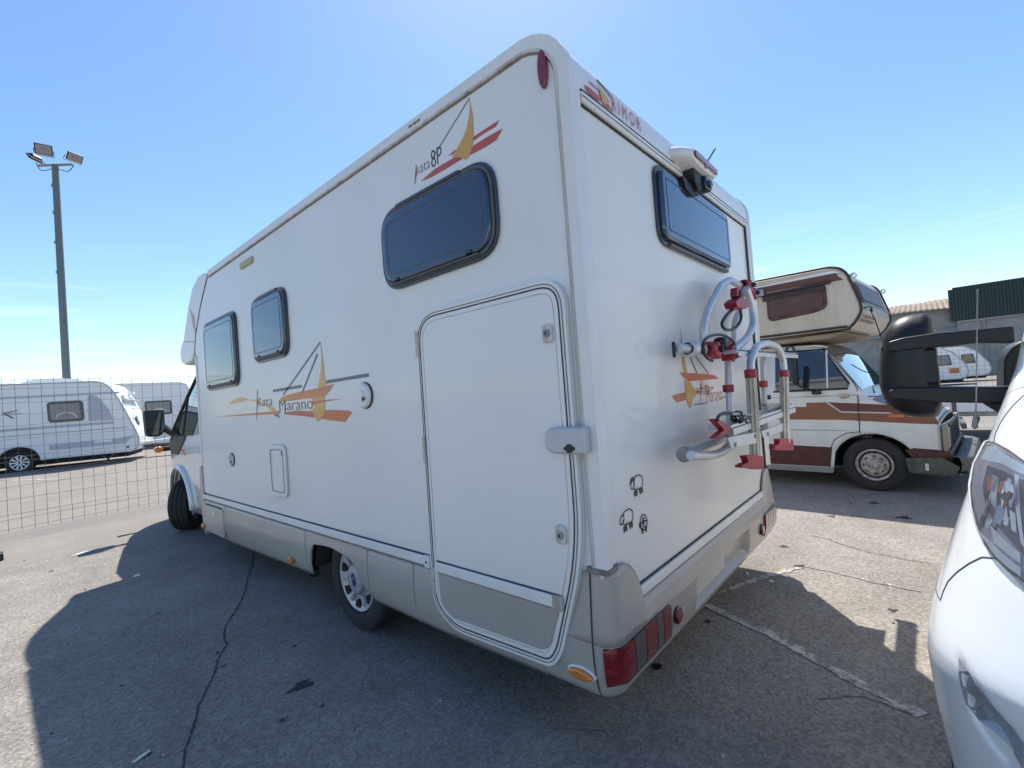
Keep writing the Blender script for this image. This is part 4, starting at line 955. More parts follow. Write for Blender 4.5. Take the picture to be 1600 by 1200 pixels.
# cross tube with hinge block left
p = [(2.2749,0.9,1.6636),(2.4173,0.9,1.6637),(2.9232,0.9,1.6599)]; A, D_, C_ = [Vector(a) for a in p]
B().lathe([(-.03, .032), (-.026, .045), (.028, .046), (.034, .03)], D_, 0, 24).build('hinge_block', 'alu', rk)
B().box(A.x-.022, A.x-.005, A.y+.012, A.y+.030, A.z-.045, A.z+.035).build('hinge_pad', 'black', rk, bevel=.008)
rt([A, D_, C_], .026, 'cross_tube', rad=.01)
B().lathe([(0, .014), (-.004, .014), (-.005, .006), (-.003, .001)], (D_.x+.17, A.y-.027, A.z), 1, 16).build('tube_plug', 'steel', rk)
def clamp(cx_, cy_, cz_, s=1., name='red_clamp', tilt=0):
    """rounded two-jaw plastic clamp with screw knob"""
    o1 = B().lathe([(-.035*s, .028*s), (-.03*s, .045*s), (-.008*s, .05*s), (.008*s, .05*s), (.03*s, .045*s), (.035*s, .028*s)], (cx_, cy_, cz_), 0, 20).build(name, 'red', rk, angle=50)
    B().prism(rnd_poly([(cx_-.03*s, cz_-.03*s), (cx_+.07*s, cz_-.065*s), (cx_+.10*s, cz_+.02*s), (cx_+.02*s, cz_+.05*s)], .015*s, 3), 1, cy_-.05*s, cy_+.01*s).build('clamp_jaw', 'red', o1, bevel=.006)
    B().lathe([(-.02*s, .012*s), (-.016*s, .02*s), (.012*s, .022*s), (.018*s, .012*s)], (cx_+.05*s, cy_-.055*s, cz_+.0), 1, 12).build('clamp_screw', 'black', o1)
    return o1
for (q, s_) in zip([(3.3273,0.85,2.0967),(3.435,0.85,2.0581),(2.5539,0.85,1.6574),(2.7664,0.85,1.6729),(2.8452,0.85,1.6266)], (.78, .72, .86, .82, .6)): clamp(*q, s=s_)
q = [(2.759,0.84,1.6824),(2.9404,0.84,1.6608),(2.9809,0.84,1.6271),(2.7355,0.84,1.5919)]; B().prism(rnd_poly([(a[0], a[2]) for a in q], .02, 3), 1, .79, .85).build('clamp_arm', 'red', rk, bevel=.008)
q = [(2.6851,0.83,1.6897)][0]; B().lathe([(-.03, .02), (-.022, .036), (.018, .038), (.028, .022)], q, 0, 18).build('knob', 'black', rk)
# hanging strap clamp with rubber loop
q = [(3.0404,0.82,1.9997),(3.0424,0.82,1.9608)]
B().box(q[0][0]-.035, q[0][0]+.035, .79, .85, q[1][2]-.01, q[0][2]+.02).build('strap_collar', 'black', rk, bevel=.01)
q = [(2.9012,0.82,1.9015),(2.8739,0.82,1.9327),(2.9814,0.82,1.9701),(3.1124,0.82,1.9758),(3.1399,0.82,1.9305),(3.0665,0.82,1.9082)]; B().prism(rnd_poly([(a[0], a[2]) for a in q], .012, 3), 1, .785, .855).build('strap_head', 'red', rk, bevel=.014, seg=3)
q = [(2.9732,0.82,2.0306),(2.958,0.82,1.9753),(3.0626,0.82,1.9864),(3.0652,0.82,2.0418)]; B().prism([(a[0], a[2]) for a in q], 1, .80, .84).build('strap_link', 'red', rk, bevel=.006)
lp = [(2.9115,0.82,1.8949),(2.7819,0.82,1.8474),(2.7029,0.82,1.7988),(2.7511,0.82,1.7731),(2.867,0.82,1.7757),(2.9997,0.82,1.8099),(3.0797,0.82,1.862),(3.0688,0.82,1.9163)]
B().tube(smooth_path(lp, 5), .009, 8).build('rubber_loop', 'black', rk)
lp = [(2.367,0.81,1.639),(2.3588,0.81,1.6801),(2.4299,0.81,1.7117),(2.5602,0.81,1.7306),(2.686,0.81,1.7328),(2.8159,0.81,1.7131),(2.8789,0.81,1.682),(2.8961,0.81,1.6564)]
B().tube(smooth_path(lp, 5), .0075, 8).build('rubber_strap', 'black', rk)
lp = [(2.3558,0.81,1.6673),(2.3483,0.81,1.6354),(2.3957,0.81,1.6074),(2.4668,0.81,1.5916)]
B().tube(smooth_path(lp, 5), .0075, 8).build('rubber_strap', 'black', rk)
# lower rail
p = [(2.4421,0.8,1.2664),(3.8384,0.8,1.2395)]; A, C_ = Vector(p[0]), Vector(p[1]); zz = (A.z+C_.z)/2
B().box(A.x+.02, C_.x+.1, .74, .86, zz-.012, zz+.012).build('lower_rail', 'alu', rk, bevel=.006)
B().box(A.x+.02, C_.x+.1, .733, .741, zz-.042, zz-.008).build('rail_lip', 'alu', rk, bevel=.002)
B().box(A.x+.03, C_.x+.09, .735, .745, zz-.010, zz-.005).build('rail_slot', 'seam', rk)
q = [(2.2304,0.76,1.3138),(2.2918,0.76,1.3113),(2.358,0.76,1.2806),(2.4606,0.76,1.2609),(2.4498,0.76,1.2204),(2.3625,0.76,1.2241),(2.277,0.76,1.2159),(2.2177,0.76,1.2261),(2.2924,0.76,1.2413),(2.3595,0.76,1.2493)]
B().prism(rnd_poly([(a[0], a[2]) for a in q], .008, 2), 1, .745, .775).build('red_rail_end', 'red', rk, bevel=.006)
lp = [(2.2466,0.74,1.306),(2.2878,0.74,1.3264),(2.3833,0.74,1.3308),(2.5013,0.74,1.3181),(2.6141,0.74,1.2922),(2.7075,0.74,1.2531),(2.7426,0.74,1.208)]
B().tube(smooth_path(lp, 5), .0075, 8).build('rubber_strap', 'black', rk)
q = [(2.6043,0.75,1.29)][0]; B().lathe([(-.03, .015), (-.02, .036), (.02, .036), (.03, .015)], q, 0, 16).build('strap_buckle', 'blackgloss', rk, bevel=.004)
# brackets
for pl_ in ([(2.2978,0.72,1.2197),(2.8628,0.72,1.1878),(2.8439,0.72,1.1292),(2.3401,0.72,1.1628)], [(2.9692,0.74,1.1762),(3.712,0.74,1.1708),(3.6899,0.74,1.1149),(3.0123,0.74,1.1339)]):
    B().prism(rnd_poly([(a[0], a[2]) for a in pl_], .012, 3), 1, pl_[0][1]-.006, pl_[0][1]+.004).build('bracket', 'alu', rk, bevel=.003)
    a, c = Vector(pl_[0]), Vector(pl_[2]); 
    for f in (.18, .82): B().lathe([(-.013, .001), (-.013, .010), (-.006, .012)], (a.x+(c.x-a.x)*f, a.y, a.z+(c.z-a.z)*(.5)), 1, 10).build('bolt', 'steel', rk)
for pl_ in ([(2.4683,0.76,1.3278),(2.9989,0.76,1.2746),(2.9942,0.76,1.26),(2.4641,0.76,1.3121)], [(3.2129,0.78,1.3217),(3.9201,0.78,1.2801),(3.911,0.78,1.2571),(3.2078,0.78,1.3061)]):
    B().prism([(a[0], a[2]) for a in pl_], 1, pl_[0][1]-.03, pl_[0][1]+.02).build('cross_plate', 'steel', rk, bevel=.003)
# lower wall hoop
p = [(2.1894,0.88,1.1587),(2.4461,0.88,1.1579),(2.7752,0.88,1.1614),(2.9297,0.88,1.1657)]; rt(p, .026, 'lower_hoop', rad=.05)
p = [(2.0519,0.8,1.1695),(2.3146,0.8,1.1305),(2.485,0.8,1.1248),(2.6186,0.8,1.1534)]; rt(p, .024, 'lower_hoop', rad=.08)
q = [(2.1039,0.84,1.1693)][0]; B().lathe([(-.04, .001), (-.04, .030), (-.034, .034), (.01, .034)], q, 0, 24).build('hoop_cap', 'steel', rk)
q = [(2.7534,0.88,1.164),(2.9862,0.88,1.1438),(3.5663,0.88,1.1199)]; rt([q[0], q[1], q[2]], .02, 'lower_tube', rad=.05)

# reversing camera hung under the rail
cm = thing('reversing_camera', 'small black reversing camera with a stub aerial above the rear window', 'camera', (2.78, .93, 2.66))
B().prism(rnd_poly([(2.69, 2.72), (2.79, 2.725), (2.85, 2.67), (2.83, 2.61), (2.77, 2.59), (2.71, 2.64)], .015, 3), 1, .90, .98).build('mount', 'black', cm, bevel=.008)
b = B().prism(rnd_poly([(2.83, 2.695), (2.93, 2.685), (2.95, 2.645), (2.92, 2.615), (2.83, 2.62)], .015, 3), 1, .88, .95).build('camera_body', 'blackgloss', cm, bevel=.010)
B().lathe([(0, .025), (-.012, .025), (-.014, .018), (-.006, .001)], (2.885, .88, 2.652), 1, 18).build('camera_lens', 'glass', cm)
B().tube([(2.785, .87, 2.72), (2.93, .845, 2.865)], .0055, 6).build('aerial', 'black', cm)
B().lathe([(-.012, .002), (-.012, .012), (.012, .012), (.012, .002)], (2.79, .868, 2.722), 1, 10).build('aerial_joint', 'steel', cm)
B().prism(rnd_poly([(2.58, 2.635), (2.74, 2.615), (2.78, 2.57), (2.72, 2.555), (2.63, 2.57)], .02, 3), 1, .925, .96).build('lower_clip', 'black', cm, bevel=.008)

# ---------------------------------------------------------------- old camper van with cab-over bed
oc = thing('old_camper_van', 'old white camper van with brown stripes and a cream cab-over bed, parked beside the motorhome', 'camper van', (7.0, -.05, 0), math.radians(-5.0), local=True)
OCW = 2.02; OCX = OCW/2
def oc_hi(y): return lerp_t([(-.02, .80), (.02, .86), (.15, .93), (.35, 1.0), (.55, 1.10), (.62, 1.14), (1.0, 1.74), (1.10, 1.82), (1.3, 1.86), (1.9, 1.88)], y)
def oc_half(y, z):
    w = OCX-.02-.17*max(0, z-1.15)/.7
    if y < .45: w -= .07*((.45-y)/.45)**2
    if z > .75 and z < 1.15: w -= .03*(z-.75)/.4
    return w
OWY, OWZ, OWR = .60, .31, .415
def oc_lo(y):
    d = abs(y-OWY); base = .42 if y < .25 else .205
    return base if d > OWR else max(base, OWZ+math.sqrt(OWR**2-d*d)*.93)
ys = [-.02+i*.04 for i in range(47)]
for s in (-1, 1):
    rows = []
    for y in ys:
        lo, hi = oc_lo(y), oc_hi(y); rows.append([(OCX+s*oc_half(y, lo+(hi-lo)*k/14), y, lo+(hi-lo)*k/14) for k in range(15)])
    B().grid(rows).build('cab_side', 'oldwhite', oc, angle=40, solid=.01)
B().grid([[(OCX+u*oc_half(y, oc_hi(y)), y, oc_hi(y)+.03*(1-u*u)) for u in [-1+2*k/12 for k in range(13)]] for y in ys]).build('cab_top', 'oldwhite', oc, angle=40)
B().grid([[(OCX+u*oc_half(-.02, z), -.02-.05*(1-u*u), z) for u in [-1+2*k/12 for k in range(13)]] for z in (.42, .5, .6, .7, .80)]).build('cab_front', 'oldwhite', oc)
B().grid([[(OCX+u*oc_half(y, oc_hi(y)), y, oc_hi(y)+.006+.03*(1-u*u)) for u in [-1+2*k/12 for k in range(13)]] for y in (-.015, .04, .15, .3, .45, .56)]).build('bonnet', pbsdf('faded_brown_bonnet', (.22, .14, .10), .5), oc)
B().grid([[(OCX+u*(oc_half(y, oc_hi(y))-.06), y-.006, oc_hi(y)+.008+.03*(1-u*u)) for u in [-1+2*k/12 for k in range(13)]] for y in (.67, .75, .85, .95, 1.03)]).build('windscreen', 'glass', oc)
for u in (-.55, .1):
    B().tube([(OCX+u*.8, .62, 1.17), (OCX+u*.8+.35, .70, 1.28), (OCX+u*.8+.55, .76, 1.36)], .010, 6).build('wiper', 'black', oc)
B().grid([[(OCX+u*(oc_half(y, oc_hi(y))-.03), y-.010, oc_hi(y)+.011+.03*(1-u*u)) for u in [-1+2*k/12 for k in range(13)]] for y in (.96, 1.04, 1.12)]).build('windscreen_visor', 'sun_visor', oc)
def ocS(y, z, off): return (OCX-(oc_half(y, z)+off), y, z)
dw = patch(rnd_poly([(1.62, 1.27), (.80, 1.265), (.80, 1.32), (1.06, 1.76), (1.62, 1.79)], .03, 3), ocS, .004, 'glass', 'side_window', oc, sub=4, thick=.01)
B().tube([ocS(1.64, 1.26, .006), ocS(.80, 1.255, .006), ocS(.785, 1.32, .006), ocS(1.05, 1.775, .006), ocS(1.64, 1.80, .006)], .013, 6).build('window_rubber', 'black', dw)
B().tube([ocS(1.01, 1.27, .012), ocS(1.01, 1.76, .012)], .012, 6).build('glass_divider', 'oldwhite', dw)
B().tube([ocS(.71, .70, .002), ocS(.70, 1.25, .002), ocS(.735, 1.33, .002), ocS(1.05, 1.80, .002)], .006, 5).build('door_joint', 'seam', oc)
B().tube([ocS(.71, .72, .002), ocS(.85, .70, .002), ocS(.98, .62, .002), ocS(1.03, .50, .002), ocS(1.05, .25, .002)], .005, 5).build('door_joint', 'seam', oc)
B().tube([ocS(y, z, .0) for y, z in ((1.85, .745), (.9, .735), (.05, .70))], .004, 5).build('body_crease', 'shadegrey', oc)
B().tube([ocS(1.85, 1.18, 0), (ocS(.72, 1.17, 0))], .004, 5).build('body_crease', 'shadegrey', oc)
# stripes
patch([(1.86, .885), (1.86, 1.10), (1.0, 1.093), (.20, 1.02), (.02, .905), (-.01, .80), (.90, .868)], ocS, .0025, 'brown', 'stripe', oc, sub=4, thick=.004)
patch([(1.0, 1.090), (.20, 1.017), (.06, .930), (.12, .922), (.885, .975)], ocS, .0035, 'brown2', 'stripe', oc, sub=4, thick=.004)
B().tube([ocS(1.035, 1.092, .003), ocS(.885, .965, .003), ocS(.45, .945, .003), ocS(.03, .915, .003)], .009, 5).build('white_line', 'oldwhite', oc)
patch([(1.86, .27), (1.86, .55), (1.01, .52), (1.05, .27)], ocS, .0025, 'maroon', 'stripe', oc, sub=4, thick=.004)
patch([(1.86, .195), (1.86, .262), (1.02, .262), (1.02, .195)], ocS, .010, 'steel', 'sill', oc, sub=3, thick=.02)
pp = [(.30, .52), (.22, .535), (.02, .515), (-.10, .50), (-.10, .44), (.05, .40), (.22, .41)]
patch([(.30, .51), (.22, .535), (.03, .515), (-.02, .50), (-.02, .42), (.10, .39), (.24, .42)], ocS, .006, 'maroon', 'stripe', oc, sub=3, thick=.008)
patch([(.42, .895), (.42, .925), (.28, .917), (.28, .888)], ocS, .006, 'orange', 'side_marker', oc, sub=1, thick=.008)
patch([(.24, .893), (.24, .914), (.10, .905), (.10, .884)], ocS, .005, 'shadegrey', 'nameplate', oc, sub=1, thick=.006)
patch([(.60, 1.14), (.60, 1.155), (.50, 1.15), (.50, 1.135)], ocS, .004, 'red', 'name_badge', oc, sub=0, thick=.006)
patch(rnd_poly([(.90, 1.13), (.90, 1.20), (.79, 1.20), (.79, 1.13)], .02, 3), ocS, .012, 'cream', 'mirror_blank', oc, sub=1, thick=.014)
patch(rnd_poly([(1.80, 1.13), (1.80, 1.22), (1.68, 1.22), (1.68, 1.13)], .015, 3), ocS, .012, 'black', 'door_handle', oc, sub=1, thick=.02)
# dark mirror seen at the window
ms = B().box(-.20, -.08, 1.28, 1.34, 1.34, 1.70); ms.build('mirror_head', 'black', oc, bevel=.03, seg=3)
B().tube([(-.14, 1.30, 1.34), (-.12, 1.20, 1.28), (.02, 1.12, 1.24)], .014, 6).build('mirror_bracket', 'black', oc)
B().box(-.01, .05, 1.08, 1.18, 1.20, 1.27).build('mirror_foot', 'black', oc, bevel=.01)
# gutter above the door
B().tube([ocS(1.0, 1.80, .012), ocS(1.12, 1.835, .012), ocS(1.9, 1.85, .012)], .012, 6).build('rain_gutter', 'oldwhite', oc)
# front: grille, lamps, bumper
B().box(.34, 1.66, -.082, -.06, .50, .78).build('grille', 'black', oc, bevel=.008)
for k in range(7): B().box(.36, 1.64, -.092, -.081, .52+k*.036, .530+k*.036).build('grille_bar', 'dark', oc)
for x0, x1 in ((.06, .30), (1.70, 1.94)):
    hl_ = B().box(x0, x1, -.07, -.03, .50, .79).build('headlamp_frame', 'cream2', oc, bevel=.01)
    B().box(x0+.02, x1-.02, -.082, -.068, .53, .76).build('headlamp', 'shadegrey', hl_, bevel=.006)
B().box(.02, 2.0, -.10, .20, .415, .50).build('front_valance', 'maroon', oc, bevel=.02)
b = B(); rows = []
for k in range(21):
    u = k/20; x = -.01+u*2.04; e = abs(u-.5)*2
    yb2 = -.26+.10*max(0, (e-.8)/.2)**2
    rows.append([(x, yb2+.03, .455), (x, yb2, .44), (x, yb2-.015, .37), (x, yb2, .30), (x, yb2+.04, .285), (x, yb2+.14, .30), (x, yb2+.14, .44)])
B().grid(rows, True).build('bumper', 'olive', oc, angle=40)
B().prism([(.28, .25), (.30, .42), (-.02, .44), (-.16, .34), (-.10, .235)], 0, -.012, .03).build('bumper_side', 'olive', oc, bevel=.012)
B().box(-.016, -.008, .10, .13, .29, .37).build('tie_plate', 'oldwhite', oc)
B().tube([(.2, -.12, .27), (.22, -.14, .22), (.30, -.14, .22), (.32, -.12, .27)], .012, 6).build('tow_eye', 'steel', oc)
B().box(.15, .45, -.2, .18, .25, .42).box(.45, 1.6, -.1, 1.9, .22, .45).build('underframe', 'dark', oc)
# wheels
def steel_wheel(c, parent, flip=1, y=None):
    place, h = tyre('wheel', c, .318, .175, .19, parent, 0, flip, plain=True)
    place(B().lathe([(-h*.62, .190), (-h*.95, .188), (-h*1.0, .180), (-h*.85, .168), (-h*.55, .160), (-h*.50, .14), (-h*.62, .125), (-h*.75, .10), (-h*.70, .070), (-h*.62, .055), (-h*.62, .040), (-h*1.05, .038), (-h*1.15, .030), (-h*1.15, .001)], (0, 0, 0), 0, 44)).build('steel_disc', 'rustrim', parent, angle=25)
    for k in range(5):
        t_ = 2*math.pi*k/5+.3; place(B().lathe([(-h*.6, .011), (-h*.92, .010), (-h*.93, .001)], (0, .075*math.cos(t_), .075*math.sin(t_)), 0, 6)).build('wheel_nut', 'steel', parent)
    place(B().lathe([(-h*.57, .163), (-h*.60, .160), (-h*.60, .146), (-h*.57, .142)], (0, 0, 0), 0, 40)).build('disc_groove', 'dark', parent)
    for k in range(8):
        t_ = 2*math.pi*k/8; place(B().prism(ellipse((.105*math.cos(t_), .105*math.sin(t_)), .018, .008, 10, t_+math.pi/2), 0, -h*.80, -h*.60)).build('disc_slot', 'seam', parent)
for x, fl_ in ((.115, 1), (1.905, -1)):
    steel_wheel((x, OWY, .318), oc, fl_); steel_wheel((x+.02*fl_, 3.35, .318), oc, fl_)
rows = []
for k in range(13):
    t_ = math.pi*k/12; rows.append([(.05, OWY+.43*math.cos(t_), OWZ+.40*math.sin(t_)), (.45, OWY+.43*math.cos(t_), OWZ+.40*math.sin(t_))])
B().grid(rows).build('wheel_housing', 'dark', oc, solid=.01)
# living box and cab-over bed
A_ = [(5.1, 1.97), (1.8, 1.97), (.74, 1.985), (.665, 2.06), (.59, 2.19), (.60, 2.30), (.70, 2.66), (.76, 2.74), (.86, 2.78), (5.1, 2.88)]
B().prism(A_, 0, 0, 2.10).build('overcab_bed', 'cream', oc, bevel=.02, seg=3)
B().prism([(5.1, .34), (1.8, .34), (1.8, 1.969), (5.1, 1.969)], 0, .0, 2.10).build('living_box', 'oldwhite', oc, bevel=.02)
def edge3(x, off=.0): return [(x, 5.1, 2.885), (x, .87, 2.79), (x, .755, 2.75), (x, .69, 2.67), (x, .585, 2.30), (x, .575, 2.19), (x, .655, 2.05), (x, .735, 1.985)]
for x in (-.004, 2.104): B().tube(arc_pts(edge3(x), .05, 4), .014, 6).build('edge_moulding', 'dkbrown', oc)
B().tube([(-.006, .735, 2.02), (-.006, 5.1, 2.045)], .016, 6).build('lower_moulding', 'dkbrown', oc)
B().tube([(-.006, .70, 1.985), (-.006, 5.1, 1.99)], .010, 6).build('lower_moulding', 'dkbrown', oc)
B().prism([(1.95, 2.71), (.93, 2.70), (.80, 2.70), (.79, 2.66), (.735, 2.60), (.90, 2.605), (1.95, 2.63)], 0, -.004, .01).build('brown_band', 'brown2', oc)
B().prism([(1.95, 2.72), (.86, 2.735), (.80, 2.72), (.775, 2.70), (.93, 2.712), (1.95, 2.71)], 0, -.003, .01).build('pale_band', 'cara', oc)
wn_ = rnd_poly([(1.62, 2.60), (.92, 2.575), (.92, 2.29), (1.05, 2.25), (1.62, 2.215)], [.03, .05, .09, .09, .09], 5)
fr = B().prism(wn_, 0, -.016, .01).build('window', 'brownwin', oc, bevel=.008)
g = inset(wn_, .04); B().prism(g, 0, -.026, -.012).build('pane', 'brownwin', fr, bevel=.008)
for y, z in ((1.58, 2.27), (1.44, 2.255), (1.05, 2.28), (.95, 2.36)): B().box(-.036, -.02, y-.014, y+.014, z-.01, z+.01).build('catch', 'dkbrown', fr, bevel=.003)
B().box(-.05, -.015, .86, 1.95, 2.575, 2.615).build('awning_rail', 'dkbrown', oc, bevel=.01)
B().box(-.06, .0, 1.63, 1.72, 2.58, 2.68).build('awning_bracket', 'steel', oc, bevel=.01)
B().box(-.03, -.015, .93, 1.66, 2.50, 2.575).build('blind', 'dkbrown', oc, bevel=.005)
# front window of the bed follows the sloping face
def bedF(x, t, off):   # t from 0 at the nose to 1 at the roof edge
    y = .60+(.70-.60)*t; z = 2.30+(2.66-2.30)*t; n = Vector((0, -.36, .10)).normalized(); return (x+0*off, y+n.y*off, z+n.z*off)
fw_ = patch(rnd_poly([(.20, .03), (1.92, .03), (1.85, .86), (.24, .86)], .12, 4), bedF, .014, 'brownwin', 'window', oc, sub=4, thick=.016)
patch(rnd_poly([(.27, .12), (1.85, .12), (1.79, .76), (.31, .76)], .10, 4), bedF, .022, 'brownwin', 'pane', fw_, sub=4, thick=.012)
B().box(.1, 2.0, .545, .56, 2.262, 2.285).build('front_strip', 'shadegrey', oc, bevel=.004)
for x in (-.02, 2.02): B().lathe([(-.05, .02), (-.04, .035), (.03, .035), (.04, .02)], (x+.08, .64, 2.64), 0, 14).build('marker_lamp', 'cara', oc)
def bedL(x, t, off):
    y = .575+(.665-.575)*t; z = 2.19+(2.05-2.19)*t; n = Vector((0, -.14, -.09)).normalized(); return Vector((x, y, z))+n*off
for row, (t0, x0, n_) in enumerate(((.22, .20, 12), (.55, .14, 14))):
    for k in range(n_):
        if random.random() < .12: continue
        w_ = .035; x = x0+k*.058
        patch([(x, t0), (x+w_, t0), (x+w_-.006, t0+.20), (x-.006, t0+.20)], bedL, .021, 'brownink', 'faded_letter', oc, sub=0, thick=.003)
lp = [(.45, .57, 2.24), (.50, .54, 2.12), (.47, .50, 1.95), (.50, .46, 1.75), (.48, .42, 1.55), (.38, .50, 1.45), (.22, .62, 1.44), (.10, .75, 1.55)]
B().tube(smooth_path(lp, 5), .006, 5).build('loose_cable', 'black', oc)
B().tube([(.0, .55, 2.22), (.30, .545, 2.25), (.42, .545, 2.25), (.45, .55, 2.20)], .010, 5).build('clearance_wire', 'black', oc)
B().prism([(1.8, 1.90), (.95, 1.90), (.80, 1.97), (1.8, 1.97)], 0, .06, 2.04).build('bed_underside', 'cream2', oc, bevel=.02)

# ---------------------------------------------------------------- near white van facing left
VAN_A = math.radians(9.0); VAN_O = (1.096, -0.922)
def lerp_table(t, x):
    if x <= t[0][0]: return t[0][1]
    for (a, va), (b, vb) in zip(t, t[1:]):
        if x <= b:
            k = (x-a)/(b-a); return va+(vb-va)*k
    return t[-1][1]
VAN_FRONT = [(.2,.17),(.3,.11),(.45,.075),(.6,.045),(.76,.003),(.79,.0),(.82,.012),(.95,.09),(1.05,.15),(1.15,.25),(1.25,.42),(1.35,.64),(1.45,.88),(1.6,1.0),(1.9,1.25),(2.2,1.5),(2.4,1.75)]
VAN_HALF = [(.2,1.0),(.45,1.035),(.6,1.05),(.75,1.053),(.85,1.04),(.95,1.018),(1.05,.993),(1.15,.965),(1.25,.935),(1.4,.898),(1.6,.855),(1.9,.80),(2.2,.77),(2.4,.74)]
VAN_CORN = [(.2,.45),(.8,.5),(1.05,.55),(1.2,.5),(1.45,.35),(1.7,.22),(2.4,.2)]
def van_hw(z): return lerp_table(VAN_HALF, z)
def van_U(w, z):
    q = min(abs(w)/van_hw(z), 1.0); n = 2.6; L = lerp_table(VAN_CORN, z)
    return lerp_table(VAN_FRONT, z) + L*(1-(max(0.0, 1-q**n))**(1/n))
def van_S(s, z):
    """s 0 at the middle of the nose, +-1 where the side begins, beyond that along the side"""
    g = 1 if s >= 0 else -1; a = min(abs(s), 1.0); w = van_hw(z)*math.sin(a*math.pi/2)
    return van_U(w, z)+max(0.0, abs(s)-1)*.6, g*w
def van_s(w, z): return math.asin(max(-1.0, min(1.0, w/van_hw(z))))*2/math.pi
def van_world(u, w, z):
    c, s = math.cos(VAN_A), math.sin(VAN_A)
    return (VAN_O[0]+u*c+w*s, VAN_O[1]-u*s+w*c, z)
def van_local(x, y, z):
    c, s = math.cos(VAN_A), math.sin(VAN_A); dx = x-VAN_O[0]; dy = y-VAN_O[1]
    return (dx*c-dy*s, dx*s+dy*c, z)

vb = (2.4, -1.15, 0)
vn = thing('white_van', 'white van at the right edge with a clear headlamp and big black mirror', 'van', vb)
zsv = [.22+.012*i for i in range(181)]
def front_rows(z0, z1, w0=-1, w1=1, n=90, off=0):
    zz_ = [z0]+[z for z in zsv if z0+.01 < z < z1-.01]+[z1]; rows = []
    for z in zz_:
        row = []; hw = van_hw(z)
        for k in range(n+1): row.append(vpt(w0+(w1-w0)*k/n, z, off))
        rows.append(row)
    return rows
REC = [(0.7612,0.824),(0.7182,0.8097),(0.6731,0.7765),(0.6321,0.7393),(0.6084,0.7236),(0.617,0.6407),(0.6469,0.6124),(0.6931,0.6513),(0.7225,0.6927),(0.734,0.766)]
def dep(w, z):
    """depth of the moulded recess in the bumper corner"""
    best = 0
    cx_ = sum(p[0] for p in REC)/len(REC)
    aw = abs(w)
    # signed distance to the outline (only inside)
    ins = False; n = len(REC); dmin = 9
    for k in range(n):
        a, c = REC[k], REC[(k+1) % n]
        if (a[1] > z) != (c[1] > z) and aw < (c[0]-a[0])*(z-a[1])/(c[1]-a[1])+a[0]: ins = not ins
        ex, ey = c[0]-a[0], c[1]-a[1]; t = max(0, min(1, ((aw-a[0])*ex+(z-a[1])*ey)/(ex*ex+ey*ey+1e-12)))
        dmin = min(dmin, math.hypot(aw-a[0]-ex*t, z-a[1]-ey*t))
    e = min(1, dmin/.045); return .05*e*e*(3-2*e) if ins else 0
def vraw(s_, z):
    u, w = van_S(s_, z); return Vector((u, w, z))
def vpt(s_, z, off=0., nodep=False):
    p = vraw(s_, z)
    if off:
        e = .006; g = 1 if s_ >= 0 else -1
        a = vraw(s_+e, z)-vraw(s_-e, z); c = vraw(s_, z+e)-vraw(s_, z-e); n = a.cross(c).normalized()
        if n.x > 0 and abs(s_) < .99: n = -n
        if abs(s_) >= .99 and n.y*g < 0: n = -n
        p = p+n*off
    return van_world(p.x+(dep(s_, z) if z < .9 and not nodep else 0), p.y, p.z)
def wz(l): return [(van_s(a, b_), b_) for a, b_ in l]
body = front_rows(.22, 2.38, n=240)
tail = []
B().grid(body).build('front_body', 'vanwhite', vn, angle=60)
for s in (-1, 1):
    rows = []
    for u in [i*.25 for i in range(0, 21)]:
        rows.append([van_world(van_U(van_hw(z)*s, z)+u*(5.2-van_U(van_hw(z)*s, z))/5.0, van_hw(z)*s, z) for z in zsv])
    B().grid(rows).build('side_panel', 'vanwhite', vn, angle=60)
B().grid([[van_world(u, w*.78, 2.36+.06*(1-w*w)) for w in [-1+.2*k for k in range(11)]] for u in [1.75+i*.4 for i in range(9)]+[5.2]]).build('roof', 'vanwhite', vn)
B().grid([[van_world(5.2, van_hw(z)*w, z) for w in [-1+.2*k for k in range(11)]] for z in zsv]).build('rear_wall', 'vanwhite', vn)
B().grid([[van_world(u, w, .24) for w in (-.95, .95)] for u in (.4, 5.1)]).build('underbody', 'dark', vn)
# windscreen
ws = wz([(-.74, 1.50), (.74, 1.50), (.68, 2.16), (-.68, 2.16)])
patch(rnd_poly(ws, .06, 4), lambda a, b_, off: vpt(a, b_, off), .006, 'glass', 'windscreen', vn, sub=6, thick=.01)
# seams
def seam(pts, r=.0022, name='body_seam', mat='seamgrey'):
    out = []
    for a, c in zip(pts, pts[1:]):
        for k in range(8): t = k/8; out.append(vpt(a[0]+(c[0]-a[0])*t, a[1]+(c[1]-a[1])*t, .0))
    out.append(vpt(*pts[-1], 0)); B().tube(out, r, 6).build(name, mat, vn)
seam([(0.7885,1.3766),(0.8222,1.3513),(0.8515,1.3225),(0.8715,1.2944),(0.8766,1.2679),(0.8616,1.2487)]); seam([(-a, b_) for a, b_ in [(0.7885,1.3766),(0.8222,1.3513),(0.8515,1.3225),(0.8715,1.2944),(0.8766,1.2679),(0.8616,1.2487)]])
sm = [(0.7049,1.0214),(0.742,1.0121),(0.7759,0.9878),(0.8098,0.9589),(0.8428,0.9267),(0.8552,0.8981),(0.8567,0.8794)]
sm = sm+[(1.15, sm[-1][1]), (1.6, sm[-1][1])]; seam(sm); seam([(-a, b_) for a, b_ in sm])
